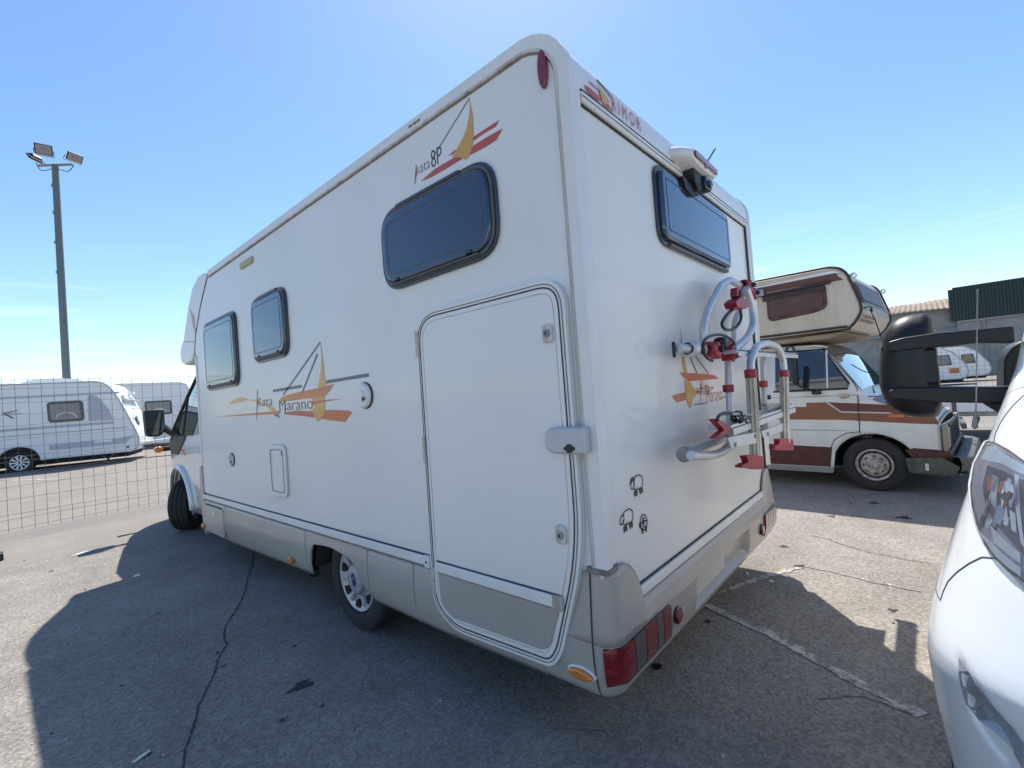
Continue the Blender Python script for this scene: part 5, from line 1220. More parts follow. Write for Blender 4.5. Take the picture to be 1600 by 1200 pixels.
# headlamps
HLo = [(0.8917,1.244),(0.8635,1.2502),(0.7753,1.2405),(0.7106,1.2213),(0.6699,1.2026),(0.6143,0.9864),(0.6391,0.999),(0.6663,1.0073),(0.7,1.0216),(0.7329,1.0403),(0.7783,1.0727),(0.8238,1.1065),(0.8683,1.144),(0.9117,1.1863)]
HLi = [(0.8228,1.1957),(0.7576,1.1927),(0.694,1.1831),(0.6691,1.1792),(0.6294,1.0359),(0.6499,1.0468),(0.6922,1.0703),(0.7335,1.0911),(0.7716,1.1174),(0.8077,1.1547)]
HLt = [(0.8672,1.2366),(0.8231,1.2414),(0.7077,1.2146),(0.6785,1.2049),(0.6726,1.1892),(0.6982,1.1934),(0.7657,1.2062),(0.8412,1.2053),(0.8709,1.2042)]
vf_ = lambda a, b_, off: vpt(a, b_, off)
LH = pbsdf('lamp_housing', (.22, .22, .26), .15, metal=.3, coat=1.); LB = pbsdf('lamp_bowl', (.05, .055, .07), .15, metal=.5, coat=1.); FM = [pbsdf('facet_%d' % i_, c_, .12, metal=.85) for i_, c_ in enumerate(((.75, .8, .85), (.30, .38, .46), (.12, .14, .17), (.5, .55, .6), (.2, .1, .08)))]
LT = pbsdf('lamp_top_strip', (.45, .54, .58), .15, metal=.2, coat=1.)
def mirror_poly(p): return [(-a, b_) for a, b_ in p][::-1]
for flip in (False, True):
    mp_ = (lambda p: mirror_poly(p)) if flip else (lambda p: p)
    hl_ = patch(mp_(HLo), vf_, .003, LH, 'headlamp', vn, sub=5, thick=.012)
    patch(mp_(HLi), vf_, .0045, LB, 'lamp_bowl', hl_, sub=5, thick=.004)
    patch(mp_(HLt), vf_, .0055, LT, 'daylight_strip', hl_, sub=5, thick=.005)
    # facets inside, their varied tints paint in sparkle
    if not flip:
        for k in range(46):
            ra, rb = random.random(), random.random(); a0, a1 = HLi[0], HLi[3]; c0, c1 = HLi[7], HLi[5]
            ts = a0[0]+(c1[0]-a0[0])*0; px = HLi[8][0]+(HLi[2][0]-HLi[8][0])*(.08+.9*ra); pz = HLi[8][1]+(HLi[1][1]-HLi[8][1])*(-.55+1.4*rb)
            w_ = random.uniform(.002, .007); h_2 = random.uniform(.004, .022)
            if pz > HLi[1][1]+(HLi[2][1]-HLi[1][1])*ra-.02 or pz < HLi[6][1]: continue
            patch([(px-w_, pz-h_2), (px+w_, pz-h_2*.8), (px+w_, pz+h_2), (px-w_, pz+h_2*.8)], vf_, .0055+.003*random.random(), random.choice(FM), 'facet', hl_, sub=0, thick=.002)
        fac = [[(0.7837,1.1793),(0.7565,1.1766),(0.7295,1.1126),(0.7504,1.1224)], [(0.7349,1.1732),(0.7078,1.1684),(0.6977,1.1539),(0.7217,1.1561)], [(0.7271,1.1383),(0.7105,1.1332),(0.6889,1.0922),(0.7069,1.0971)], [(0.7142,1.1898),(0.7009,1.1873),(0.6435,1.0559),(0.6549,1.0652)], [(0.7368,1.0804),(0.6493,1.045),(0.645,1.0262),(0.7082,1.0476)], [(0.6969,1.1201),(0.6813,1.1157),(0.6672,1.0798),(0.6792,1.082)]]
        for q in fac: patch(q, vf_, .008, 'chrome', 'reflector_facet', hl_, sub=2, thick=.003)
        patch([(0.8026,1.1737),(0.7336,1.1705),(0.7239,1.1491),(0.7817,1.1478)], vf_, .0065, pbsdf('orange_reflector', (.20, .06, .03), .25, metal=.4), 'orange_reflector', hl_, sub=3, thick=.002)
        low = patch([(0.7613,1.0598),(0.7238,1.0509),(0.6646,1.0266),(0.6435,1.0187),(0.6401,1.0035),(0.6675,1.012),(0.6974,1.024),(0.7277,1.042)], vf_, .0075, 'chrome', 'chrome_lip', hl_, sub=4, thick=.004)
    patch(mp_(HLo), vf_, .016, 'headglass', 'lamp_cover', hl_, sub=5, thick=.0015)
    B().tube([vpt(*p, .002) for p in (mp_(HLo)+[mp_(HLo)[0]])], .004, 6).build('lamp_edge', 'seam', hl_)
# strip under the headlamp
for flip in (False, True):
    q = [(0.7004,1.0232),(0.6932,1.0307),(0.6396,1.0018),(0.6081,0.9814),(0.6055,0.9662),(0.6364,0.987)]
    if flip: q = mirror_poly(q)
    patch(q, vf_, .004, 'steel', 'lamp_underline', vn, sub=3, thick=.006)
grl = wz([(-.55, .80), (.55, .80), (.60, 1.0), (-.60, 1.0)])
patch(rnd_poly(grl, .04, 3), vf_, .005, 'black', 'grille', vn, sub=5, thick=.01)
for k in range(4): patch(wz([(-.54, .825+k*.043), (.54, .825+k*.043), (.55, .842+k*.043), (-.55, .842+k*.043)]), vf_, .014, 'blackgloss', 'grille_bar', vn, sub=4, thick=.01)
patch(rnd_poly(wz([(-.62, .40), (.62, .40), (.58, .60), (-.58, .60)]), .05, 3), vf_, .005, 'black', 'lower_intake', vn, sub=5, thick=.01)
# dark plastic lining and fog lamp bulge whose white stands for a bright reflection
RL = [(0.7387,0.8071),(0.7094,0.7957),(0.6656,0.7546),(0.6337,0.7239),(0.6102,0.7064),(0.617,0.6407),(0.6256,0.6552),(0.6568,0.6741),(0.6956,0.6836),(0.7193,0.7111)]
patch(RL, vf_, .004, pbsdf('recess_lining', (.26, .28, .31), .5), 'recess_lining', vn, sub=5, thick=.008)
FG = [(0.7255,0.6771),(0.6959,0.6807),(0.6568,0.6741),(0.6256,0.6552),(0.6195,0.6162),(0.626,0.5733),(0.7116,0.4974),(0.7223,0.5493),(0.7302,0.6213)]
patch(rnd_poly(FG, .03, 4), lambda a, b_, off: vpt(a, b_, off, True), -.008, 'vanwhite', 'fog_lamp_surround', vn, sub=6, thick=.05)
# mirrors
def van_mirror(T, flip=False):
    pass
MX = 2.5
def prY(pts): return [(p[1], p[2]) for p in pts]
mo_ = rnd_poly(prY([(2.5,0.1424,1.5338),(2.5,0.1225,1.6339),(2.5,0.0858,1.682),(2.5,0.044,1.699),(2.5,-0.0186,1.6987),(2.5,-0.0378,1.675),(2.5,-0.0396,1.5652),(2.5,-0.0402,1.4128),(2.5,-0.0388,1.3116),(2.5,-0.0236,1.2816),(2.5,0.0457,1.2806),(2.5,0.1005,1.303),(2.5,0.1349,1.3443),(2.5,0.1512,1.4127)]), .03, 4)
cy_ = sum(p_[0] for p_ in mo_)/len(mo_); cz_ = sum(p_[1] for p_ in mo_)/len(mo_)
rows = [[(x_, cy_+(p_[0]-cy_)*k_, cz_+(p_[1]-cz_)*(k_*.9+.1)) for p_ in mo_] for x_, k_ in ((2.400, .0), (2.402, .30), (2.410, .55), (2.424, .76), (2.444, .90), (2.468, .975), (2.50, 1.0), (2.58, 1.0), (2.62, .985), (2.635, .95), (2.625, .90), (2.625, .0))]
mi = B().grid(rows, True).build('door_mirror', 'black', vn, angle=50)
B().tube([(2.452, p_[1], p_[2]) for p_ in [(2.5,0.1317,1.565),(2.5,0.1173,1.5902),(2.5,0.0831,1.6044),(2.5,0.0226,1.6094),(2.5,-0.039,1.6111)]], .0035, 6).build('cap_joint', 'dark', mi)
B().tube([(2.452, p_[1], p_[2]) for p_ in [(2.5,0.1417,1.4255),(2.5,0.1137,1.4075),(2.5,0.0375,1.3974),(2.5,-0.039,1.3951)]], .0035, 6).build('cap_joint', 'dark', mi)
B().prism(rnd_poly(prY([(2.5,0.0973,1.5503),(2.5,-0.035,1.553),(2.5,-0.0331,1.4184),(2.5,0.1002,1.4226)]), .01, 3), 0, 2.408, 2.45).build('rear_recess', 'black', mi, bevel=.012, seg=3)
B().prism(rnd_poly(prY([(2.44,0.1058,1.5948),(2.44,0.057,1.6064),(2.44,-0.0346,1.6114),(2.44,-0.2417,1.6072),(2.44,-0.2409,1.5476),(2.44,-0.154,1.5587),(2.44,-0.0492,1.5574),(2.44,0.0606,1.5555),(2.44,0.1048,1.5528)]), .01, 4), 0, 2.396, 2.50).build('upper_arm', 'black', mi, bevel=.018, seg=5)
B().prism(rnd_poly(prY([(2.44,0.12,1.3972),(2.44,0.0947,1.4113),(2.44,-0.0203,1.4063),(2.44,-0.1924,1.3948),(2.44,-0.2558,1.3975),(2.44,-0.2517,1.3363),(2.44,-0.1885,1.3367),(2.44,-0.0345,1.3459),(2.44,0.118,1.3684)]), .01, 4), 0, 2.396, 2.50).build('lower_arm', 'black', mi, bevel=.018, seg=5)
B().prism(rnd_poly(prY([(2.55,-0.2183,1.4957),(2.55,-0.2446,1.541),(2.55,-0.2784,1.5605),(2.55,-0.3161,1.5321),(2.55,-0.3008,1.2991),(2.55,-0.2458,1.3129),(2.55,-0.2099,1.3701)]), .02, 4), 0, 2.50, 2.75).build('mirror_base', 'black', mi, bevel=.03, seg=3)
B().prism(rnd_poly(prY([(2.5,-0.1461,1.3372),(2.5,-0.2579,1.3322),(2.5,-0.2537,1.2694),(2.5,-0.1906,1.2946)]), .01, 3), 0, 2.42, 2.56).build('arm_foot', 'black', mi, bevel=.015, seg=3)
wp = [(2.3,-0.1532,1.7424),(2.3,-0.1514,1.7158),(2.3,-0.1353,1.5027),(2.3,-0.1215,1.3238),(2.3,-0.1181,1.2969),(2.3,-0.114,1.2609)]
B().tube([wp[0], wp[1], wp[2], wp[3]], .0022, 6, rs=[.003, .0024, .0020, .0024]).build('whip_aerial', 'steel', mi)
B().tube([wp[3], wp[4], wp[5]], .006, 8, rs=[.0024, .006, .009]).build('aerial_base', 'steel', mi)
B().tube([wp[5], (2.46, wp[5][1]-.02, wp[5][2]+.02)], .006, 6).build('aerial_bracket', 'black', mi)
# far side mirror
for nm, a in (('door_mirror', None),):
    c0 = van_world(1.28, -1.20, 1.50)
    mo = B().box(c0[0], c0[0]+.16, c0[1]-.11, c0[1]+.07, 1.30, 1.70).build('door_mirror', 'black', vn, bevel=.04, seg=4)
    B().box(c0[0]-.01, c0[0]+.08, c0[1]+.05, c0[1]+.33, 1.56, 1.60).build('upper_arm', 'black', mo, bevel=.012)
    B().box(c0[0]-.01, c0[0]+.08, c0[1]+.05, c0[1]+.33, 1.36, 1.40).build('lower_arm', 'black', mo, bevel=.012)
for s in (-1, 1):
    for u in (1.02, 4.4):
        c0 = van_world(u, s*.93, .345); n0 = len(bpy.data.objects)
        tyre('wheel', c0, .345, .21, .215, vn, rot=math.radians(81), flip=1 if s < 0 else -1) if False else None
        R = Matrix.Rotation(math.radians(-9), 3, 'Z')
        b = B().lathe([(-.10, .2), (-.115, .30), (-.09, .345), (.09, .345), (.115, .30), (.10, .2), (.10, .001)], (0, 0, 0), 1, 36)
        b.v = [tuple(Vector(c0)+R @ Vector(p)) for p in b.v]; b.build('tyre', 'rubber', vn, angle=30)
        b = B().lathe([(.118*s, .001), (.118*s, .06), (.10*s, .19), (.118*s, .215), (.10*s, .22)], (0, 0, 0), 1, 36)
        b.v = [tuple(Vector(c0)+R @ Vector(p)) for p in b.v]; b.build('hub_cap', 'wheel', vn, angle=30)
        ar = [(u+.42*math.cos(math.radians(a)), .36+.42*math.sin(math.radians(a))) for a in range(-20, 201, 12)]
        rows = [[van_world(p[0], s*(van_hw(.6)+.004), p[1]) for p in ar]]
        ar2 = [(u+.36*math.cos(math.radians(a)), .36+.36*math.sin(math.radians(a))) for a in range(-20, 201, 12)]
        rows.append([van_world(p[0], s*(van_hw(.6)+.012), p[1]) for p in ar2])
        B().grid(rows).build('arch_trim', 'black', vn)

# white van standing beyond the old camper
v2 = thing('parked_white_van', 'white van partly hidden behind the brown-striped old camper and the black mirror', 'van', (13.4, 1.9, 0), math.radians(81))
T = Matrix.Translation(Vector((-vb[0], -vb[1], 0)))
for o in [o for o in list(vn.children) if o.name.split('.')[0] in ('front_body', 'side_panel', 'roof', 'rear_wall', 'windscreen', 'grille', 'tyre', 'hub_cap', 'underbody', 'body_seam')]:
    c = o.copy(); COL.objects.link(c); c.parent = v2

# ---------------------------------------------------------------- wire fence on the left
fn = thing('wire_fence', 'tall grey welded wire fence standing between the motorhome and the white caravans', 'fence', (2, 10.35, 0))
FY = 10.35
HZ = [2.27, 2.20, 2.13, 1.92, 1.74, 1.57, 1.37, 1.24, 1.10, 1.03, .86, .66, .47, .25, .18, .04]
FOLD = {2.20: -.05, 1.30: 0, 1.03: 0, 1.07: -.05, .21: -.05}
def fence_y(z):
    for c_, w_ in ((2.165, .06), (1.065, .06), (.215, .06), (1.66, .0)):
        if w_ and abs(z-c_) < w_: return FY-.05*(1-abs(z-c_)/w_)
    return FY
def add_fence(parent, x0, x1, step, r=.0026):
    zz_ = [-.02, .155, .215, .275, 1.005, 1.065, 1.125, 2.105, 2.165, 2.225, 2.30]
    first = None; x = x0; k = 0
    me = None
    while x <= x1:
        sag = .012*math.sin(x*3.1)
        if me is None:
            o = B().tube([(x0, fence_y(z), z) for z in zz_], r, 4).build('wire', 'galv', parent, smooth=False); me = o
        else:
            c = me.copy(); COL.objects.link(c); c.parent = parent; c.location = (x-x0, sag*.3, sag*.4); c.rotation_euler = (0, random.uniform(-.002, .002), 0)
        x += step
    for z in HZ:
        B().tube([(xx, fence_y(z)-.003, z+.010*math.sin(xx*1.3+z)+(.016 if z > 2 else .004)*math.sin(xx*.7)) for xx in [x0+(x1-x0)*i/24 for i in range(25)]], r, 4).build('wire', 'galv', parent, smooth=False)
add_fence(fn, -3.06, 6.1, .14)
for x in (-3.12, 6.16): B().box(x-.03, x+.03, FY+.0, FY+.06, -.02, 2.45).build('post', 'galv', fn, bevel=.004)

# ---------------------------------------------------------------- caravans
def caravan(x0, y0, z0, L, H, label, rot=0, window=((.58, .90, .50, .80),), group=None, W_=2.2, big=True, scale=1.):
    """side faces the camera; the nose with the hitch points to +x"""
    t = thing('caravan', label, 'caravan', (x0, y0, z0), rot, group, local=True)
    zb = .36; T_ = H
    pr = [(-L, zb), (-.15, zb-.02), (.02, zb+.12), (.03, .82), (-.05, 1.05), (-.30, 1.75), (-.52, 2.28), (-.72, T_-.10), (-.95, T_-.015), (-1.25, T_), (-L+.3, T_+.0), (-L, T_-.3)]
    b = B().prism([(p[0], p[1]) for p in rnd_poly(pr, [.05, .1, .1, .1, .2, .4, .2, .15, .1, .1, .2, .2], 4)], 1, 0, W_).build('body', 'cara', t, bevel=.03, seg=3)
    ed = [(-.15, zb), (.0, zb+.14), (.01, .82), (-.07, 1.05), (-.32, 1.75), (-.54, 2.28), (-.74, T_-.10), (-.97, T_-.02), (-L+.3, T_-.01)]
    B().tube(arc_pts([(p[0], -.006, p[1]) for p in ed], .2, 4), .022, 6).build('edge_trim', 'caragrey' if big else 'white2', t)
    for (a, c, z1, z2) in window:
        wp_ = rnd_poly([(-c, z1), (-a, z1), (-a-.02, z2), (-c-.02, z2)], .10, 5)
        f = B().prism(wp_, 1, -.022, .01).build('window', 'winframe', t, bevel=.008)
        B().prism(inset(wp_, .075), 1, -.034, -.015).build('pane', 'curtain', f, bevel=.008)
        m_ = (a+c)/2; lw = c-a
        B().ribbon([(-m_-lw*.30, z1+.12), (-m_-lw*.2, z1+.24), (-m_, z1+.30), (-m_+lw*.2, z1+.24), (-m_+lw*.30, z1+.12)], .02, 1, -.036).build('curtain_swag', 'cara', f)
    if big:
        B().box(-L, -.42, -.012, .0, 2.24, 2.30).build('awning_track', 'caragrey', t)
        B().box(-L, -.60, -.010, .0, 1.28, 1.36).build('grey_band', 'caragrey', t)
        B().box(-L, -.28, -.008, .0, 1.12, 1.15).build('side_crease', 'caragrey', t)
        B().prism([(-2.15, .62), (-.35, .62), (-.10, .86), (-.55, .80), (-2.15, .78)], 1, -.009, 0).build('grey_band', 'caragrey', t)
        B().prism(rnd_poly([(-1.22, 1.42), (-.62, 1.40), (-.70, 1.75), (-.98, 2.20), (-1.20, 2.24)], .08, 4), 1, -.010, 0).build('window_surround', 'caragrey', t)
        B().prism([(-3.15, 1.83), (-2.80, 1.90), (-2.80, 1.88), (-3.05, 1.815), (-2.88, 1.66), (-2.92, 1.65)], 1, -.010, 0).build('print_mark', 'caradark', t)
        letter('DESIGN', (-3.0, -.011, 1.775), (-2.72, -.011, 1.775), (0, 0, .05), 'caradark', t); letter('FIXED', (-2.45, -.013, 1.295), (-2.25, -.013, 1.295), (0, 0, .045), 'cara', t)
        B().prism(rnd_poly([(-1.10, .72), (-.68, .72), (-.66, .84), (-1.08, .84)], .01, 2), 1, -.014, 0).build('name_panel', 'cara', t)
        # roof fairing, nose fittings
        B().prism(rnd_poly([(-2.9, T_-.01), (-1.25, T_-.01), (-1.5, T_+.10), (-1.9, T_+.16), (-2.6, T_+.15), (-2.85, T_+.08)], .05, 4), 1, .5, 1.7).build('roof_unit', 'cara', t, bevel=.03)
        B().prism(rnd_poly([(-3.4, T_), (-3.0, T_), (-3.0, T_+.06), (-3.4, T_+.06)], .02, 2), 1, .4, 1.3).build('roof_hatch', 'cara', t, bevel=.01)
        for yy, zz_ in ((.35, 2.15), (1.5, 2.30)): B().box(-.50, -.36, yy, yy+.35, zz_-.05, zz_+.05).build('nose_grip', 'cara', t, bevel=.02)
        B().box(-.40, -.28, .2, 2.0, 2.02, 2.06).build('nose_crease', 'caragrey', t, bevel=.01)
        B().prism([(-.18, 1.35), (-.12, 1.16), (-.06, 1.20), (-.14, 1.5)], 1, .55, .75).build('print_mark', 'caradark', t)
        # hitch
        B().prism([(-.2, .46), (.75, .50), (1.25, .56), (1.25, .66), (.6, .64), (-.1, .60)], 1, .95, 1.25).build('hitch_cover', 'cara', t, bevel=.03)
        B().box(-.5, 1.0, .9, .95, .40, .47).box(-.5, 1.0, 1.25, 1.3, .40, .47).build('drawbar', 'galv', t)
        B().tube([(-.62, .05, .36), (-.95, .05, .02)], .02, 6).build('corner_steady', 'galv', t); B().tube([(-.95, .05, .30), (-.62, .05, .03)], .014, 6).build('corner_steady', 'galv', t)
        for yy in (.01,):
            b = B().lathe([(-.012, .04), (-.022, .03), (-.022, .001)], (-.28, 0, .50), 1, 12).build('steady_cap', 'caradark', t)
        # wheel with multi-spoke alloy
        wx, wz = -2.82, .33
        B().prism(rnd_poly([(wx+.48*math.cos(a), wz+.46*math.sin(a)) for a in [math.pi*k/14 for k in range(15)]], 0, 1), 1, -.004, .02).build('wheel_arch', 'dark', t)
        rows = []
        for k in range(17):
            a = math.pi*k/16; rows.append([(wx+q*math.cos(a), o_, wz+.02+q*.96*math.sin(a)) for q, o_ in ((.47, -.03), (.50, -.05), (.56, -.03), (.58, .0))])
        B().grid(rows).build('arch_lip', 'cara', t)
        B().lathe([(-.03, .20), (-.05, .24), (-.06, .30), (-.03, .33), (.15, .33)], (wx, .05, wz), 1, 32).build('tyre', 'rubber', t)
        B().lathe([(.06, .215), (.05, .20), (.06, .001)], (wx, .0, wz), 1, 28).build('brake_drum', 'dark', t)
        B().lathe([(-.02, .19), (-.03, .215), (-.01, .225)], (wx, .02, wz), 1, 28).build('rim', 'cara', t)
        for k in range(10):
            a = 2*math.pi*k/10
            B().prism([(wx+.03*math.cos(a-.5), wz+.03*math.sin(a-.5)), (wx+.205*math.cos(a-.11), wz+.205*math.sin(a-.11)), (wx+.205*math.cos(a+.11), wz+.205*math.sin(a+.11)), (wx+.03*math.cos(a+.5), wz+.03*math.sin(a+.5))], 1, -.025, .0).build('spoke', 'cara', t)
        B().box(-L, -.3, .1, W_-.1, .2, .36).build('chassis', 'dark', t)
    else:
        B().box(-L, -.3, .1, W_-.1, .2, .36).build('chassis', 'dark', t)
        B().lathe([(-.03, .18), (-.04, .30), (.15, .31)], (-L*.5, .05, .31), 1, 24).build('tyre', 'rubber', t)
        B().lathe([(.03, .18), (.0, .12), (.0, .001)], (-L*.5, .02, .31), 1, 24).build('hub_cap', 'cara', t)
    return t
caravan(3.25, 19.25, .22, 6.6, 2.68, 'white caravan with grey bands and a dark framed window, its nose towards the motorhome mirror', math.radians(-20), ((1.30, 2.14, 1.45, 2.08),))
caravan(7.15, 26.5, .26, 5.2, 3.0, 'second white caravan behind the first, just left of the motorhome cab', math.radians(-4), ((1.35, 2.35, 1.50, 2.15),), big=False)
caravan(5.0, 30.0, .26, 5.2, 2.9, 'pale caravan roof farthest back, showing over the first caravan nose', math.radians(0), ((2.2, 3.0, 1.3, 1.9),), big=False)

# ---------------------------------------------------------------- lamp post
lpst = thing('lamp_post', 'tall grey-green pole carrying three floodlights behind the caravans', 'lamp post', (1.98, 23.35, .26))
B().tube([(1.98, 23.35, .26), (1.98, 23.35, 11.15)], .11, 14, rs=[.125, .10]).build('pole', 'pole', lpst)
B().lathe([(0, .001), (0, .24), (.02, .24), (.02, .13)], (1.98, 23.35, .26), 2, 16).build('base_plate', 'pole', lpst)
for z in (8.2, 9.3, 10.3, 7.1): B().box(1.98-.14, 1.98-.09, 23.28, 23.36, z, z+.10).build('pole_clip', 'steel', lpst)
fx = Vector((math.cos(math.radians(48.457)), -math.sin(math.radians(48.457)), 0))
def flood(c, aim, size, up=None):
    c = Vector(c); a = Vector(aim).normalized(); r = a.cross(Vector((0, 0, 1))).normalized(); u = r.cross(a)
    w, h, d = size
    def P_(i, j, k): return tuple(c+r*i+u*j+a*k)
    b = B(); rows = []
    for k, s_ in ((-d, .55), (-d*.5, .8), (0, 1), (.02, 1)):
        rows.append([P_(-w*s_, -h*s_, k), P_(w*s_, -h*s_, k), P_(w*s_, h*s_, k), P_(-w*s_, h*s_, k)])
    b.grid(rows, True); b.f.append((3, 2, 1, 0)); b.f.append((12, 13, 14, 15))
    o = b.build('floodlight', 'black', lpst, smooth=False, bevel=.01)
    b = B(); b.grid([[P_(-w*.86, -h*.84, .024), P_(w*.86, -h*.84, .024)], [P_(-w*.86, h*.84, .024), P_(w*.86, h*.84, .024)]]); b.build('lamp_glass', 'lampglass', o)
    b = B().tube([P_(-w*.3, -.0, .027), P_(w*.3, .0, .027)], .04, 6); b.build('lamp_tube', 'steel', o)
    B().tube([P_(-w-.02, 0, -.05), P_(-w-.02, -h*1.2, -.08), P_(w+.02, -h*1.2, -.08), P_(w+.02, 0, -.05)], .018, 6).build('bracket', 'steel', o)
C3 = Vector((1.98, 23.35, 0))
back = Vector((-.17, -.98, 0))
flood(C3+Vector((-.30, -.25, 11.52)), (-.12, -.8, -.42), (.24, .18, .11))
flood(C3-fx*.75+Vector((0, 0, 11.45)), -fx*.9+Vector((0, 0, -.55)), (.25, .11, .14))
flood(C3+fx*.72+Vector((0, -.1, 11.33)), fx*.62+Vector((-.1, -.35, -.55)), (.24, .15, .14))
B().tube([tuple(C3-fx*.62+Vector((0, 0, 11.17))), tuple(C3+fx*.62+Vector((0, 0, 11.12)))], .045, 8).build('cross_arm', 'steel', lpst)
B().tube(smooth_path([tuple(C3-fx*.7+Vector((0, 0, 11.3))), tuple(C3-fx*.5+Vector((0, 0, 10.98))), tuple(C3+Vector((0, 0, 11.05)))], 5), .014, 5).build('cable', 'black', lpst)
B().tube(smooth_path([tuple(C3+fx*.7+Vector((0, 0, 11.1))), tuple(C3+fx*.45+Vector((0, 0, 10.88))), tuple(C3+Vector((0, 0, 11.05)))], 5), .014, 5).build('cable', 'black', lpst)

# ---------------------------------------------------------------- buildings on the right
gb = thing('green_warehouse', 'long warehouse with dark green ribbed cladding above a pale concrete wall', 'warehouse', (75, -28, 0))
B().box(60, 110, -64, -2.45, 0, 5.15).build('wall', 'wallwhite', gb)
pat = [(0, 0), (.16, 0), (.22, -.07), (.38, -.07), (.44, 0)]; prof = []; y = -64.0
while y < -2.4:
    for dy, dx in pat[:-1]: prof.append((59.8+dx, y+dy))
    y += .44
B().grid([[(p[0], p[1], 5.15) for p in prof], [(p[0], p[1], 8.10) for p in prof]]).build('cladding', 'green', gb, smooth=False, solid=.02)
B().box(59.72, 110, -64, -2.36, 8.10, 8.26).build('parapet', 'green', gb)
B().box(59.95, 110, -64, -2.38, 5.16, 8.09).build('upper_wall', 'green', gb)
B().box(59.7, 59.99, -64, -2.45, 5.0, 5.14).build('drip_rail', 'wallwhite', gb)
B().tube([(59.85, -4.2, 0), (59.85, -4.2, 5.0)], .08, 8).build('downpipe', 'wallwhite', gb)
for k in range(8): B().box(59.96, 60.0, -12-k*6.0, -11.95-k*6.0, 0, 5.0).build('wall_joint', 'grime', gb)
tb = thing('tan_roofed_shed', 'low shed with a weathered tan corrugated roof beside the green warehouse', 'shed', (68, 12, 0))
B().box(60.5, 84, -2.43, 32, 0, 6.55).build('wall', 'wallwhite', tb)
y = -2.4; pr = []
while y < 32.4: pr.append((y, .05*math.cos(y*2*math.pi/.42)+.05*math.sin(y*1.3)*math.sin(y*.31))); y += .105
B().grid([[(x, p[0], z+p[1]+.05*math.sin(x*1.7+p[0])) for p in pr] for x, z in ((59.6, 6.45), (63, 7.0), (67, 7.7), (72, 8.5))]).build('roof', 'tanroof', tb, smooth=True, solid=.02)
B().grid([[(x, p[0], z+p[1]) for p in pr] for x, z in ((72.1, 8.5), (84.2, 6.45))]).build('roof', 'tanroof', tb, smooth=True, solid=.02)
B().prism([(60.5, 6.55), (84, 6.55), (72, 8.4)], 1, -2.42, 31.8).build('gable', 'wallwhite', tb)
B().box(60.0, 60.5, -2.43, 5.5, 4.3, 4.55).build('ledge', 'wallwhite', tb, bevel=.03)
B().tube([(59.9, -1.2, 4.4), (59.9, -2.3, 4.25), (59.7, -3.2, 3.95)], .08, 6).build('gutter_pipe', 'steel', tb)
for k in range(5): B().box(60.42, 60.5, 1.2+k*5.5, 3.4+k*5.5, 2.4, 3.9).build('window', 'glass', tb, bevel=.01)
bw = thing('boundary_wall', 'low pale concrete wall running on from the tan roofed shed', 'wall', (60, 50, 0))
B().box(60.2, 60.5, 32.3, 110, 0, 3.0).build('wall_panel', 'wallwhite', bw)
B().box(60.1, 60.6, 32.3, 110, 3.0, 3.12).build('coping', 'wallwhite', bw, bevel=.01)
# caravans far right seen between the mirror arms
def far_caravan(x, y, label, rot, win_mat='curtain'):
    t = thing('caravan', label, 'caravan', (x, y, 0), rot, local=True)
    pr = [(0, .35), (3.9, .35), (4.2, .7), (4.1, 1.2), (3.5, 2.1), (2.9, 2.45), (.3, 2.45), (0, 2.2)]
    B().prism(rnd_poly(pr, .25, 4), 0, 0, 2.1).build('body', 'cara', t, bevel=.04, seg=3) if False else None
    B().prism([(p[0], p[1]) for p in rnd_poly(pr, .25, 4)], 1, 0, 2.1).build('body', 'cara', t, bevel=.05, seg=3)
    B().tube(arc_pts([(3.95, -.01, .38), (4.2, -.01, .7), (4.1, -.01, 1.2), (3.5, -.01, 2.1), (2.9, -.01, 2.44)], .2, 4), .03, 6).build('edge_trim', 'caragrey', t)
    for a, c in ((.5, 1.1), (2.75, 3.45)):
        w_ = rnd_poly([(a, 1.25), (c, 1.25), (c-.1, 1.9), (a, 1.9)], .06, 3)
        f = B().prism(w_, 1, -.02, .01).build('window', 'winframe2', t); B().prism(inset(w_, .07), 1, -.03, -.01).build('pane', win_mat, f)
    B().prism([(1.5, .6), (2.1, .6), (2.1, 2.2), (1.5, 2.2)], 1, -.008, 0).build('door', 'white2', t)
    if win_mat == 'curtain': B().box(3.3, 3.75, -.012, .0, .72, 1.05).build('orange_panel', 'orange', t)
    B().lathe([(-.03, .18), (-.04, .30), (.15, .31)], (1.9, .05, .31), 1, 24).build('tyre', 'rubber', t)
    B().box(.2, 3.9, .1, 2.0, .2, .36).build('chassis', 'dark', t)
    return t
far_caravan(40.0, 2.2, 'cream caravan with an orange panel seen between the black mirror arms', math.radians(-90), 'curtain')
far_caravan(45.0, .85, 'white rounded caravan just right of the cream one between the mirror arms', math.radians(-88), 'glass')
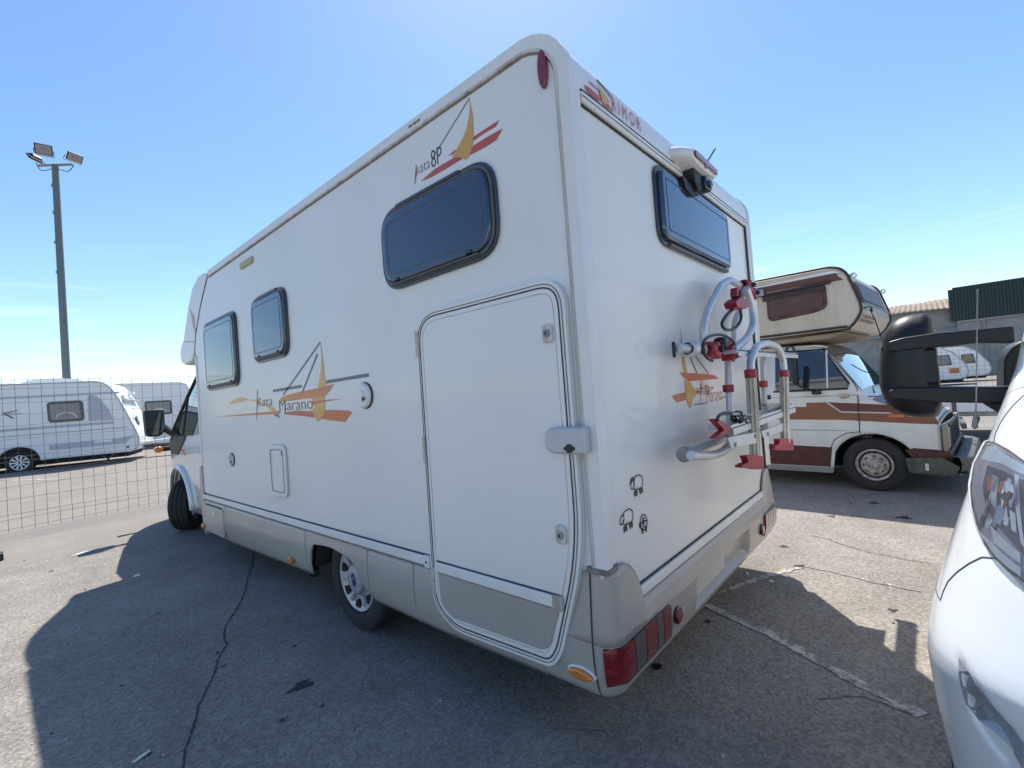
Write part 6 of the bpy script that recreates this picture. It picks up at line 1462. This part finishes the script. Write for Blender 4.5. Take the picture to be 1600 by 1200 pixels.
# small trailer parked further back
tr = thing('flat_trailer', 'low grey trailer with a jockey wheel beyond the bumper of the old camper', 'trailer', (11.6, -.3, 0))
p = [(11.5,-0.2211,0.632),(11.5,-0.5675,0.6203),(11.5,-0.3332,0.3066),(11.5,-0.626,0.3043),(11.5,-0.3579,-0.0598)]
B().box(11.3, 14.2, -1.1, .5, .52, .60).build('deck', 'steel', tr, bevel=.01)
B().box(11.25, 11.33, -1.1, .5, .60, .78).build('front_board', 'cara', tr, bevel=.01)
B().box(11.3, 14.2, -1.12, -1.06, .60, .75).box(11.3, 14.2, .46, .52, .60, .75).build('side_board', 'galv', tr)
B().box(10.2, 11.4, -.42, -.36, .42, .50).box(10.2, 11.4, -.24, -.18, .42, .50).build('drawbar', 'galv', tr)
B().tube([(10.4, -.30, .12), (10.4, -.30, .86)], .03, 8).build('jockey_post', 'galv', tr)
B().lathe([(-.04, .02), (-.04, .09), (.04, .09), (.04, .02)], (10.4, -.30, .10), 1, 16).build('jockey_wheel', 'rubber', tr)
B().tube([(10.4, -.30, .86), (10.4, -.42, .86), (10.4, -.42, .92)], .015, 6).build('jockey_handle', 'red', tr)
for yy in (-1.2, .6): 
    B().lathe([(-.08, .16), (-.08, .30), (.08, .30), (.08, .16), (.08, .001)], (12.9, yy, .30), 1, 20).build('tyre', 'rubber', tr)
B().box(11.6, 12.3, -.8, .1, .60, 1.0).build('load_box', 'wallwhite', tr, bevel=.02)
B().box(12.5, 12.9, -.7, -.2, .60, .85).build('red_crate', 'red', tr, bevel=.02)
# wire fence on the right
f2_ = thing('wire_fence', 'grey wire fence in front of the far caravans, seen through the mirror arms', 'fence', (30, 0, 0))
for k in range(61):
    y = -6+k*.2
    if k == 0: w0_ = B().tube([(30, y, 0), (30, y, 2.0)], .004, 4).build('wire', 'galv', f2_, smooth=False)
    else:
        c = w0_.copy(); COL.objects.link(c); c.parent = f2_; c.location = (0, k*.2, 0)
for k in range(11): B().tube([(30, -6, .05+k*.19), (30, 6, .05+k*.19)], .004, 4).build('wire', 'galv', f2_, smooth=False)
for y in (-6, -3, 0, 3, 6): B().box(29.97, 30.03, y-.025, y+.025, 0, 2.1).build('post', 'galv', f2_)
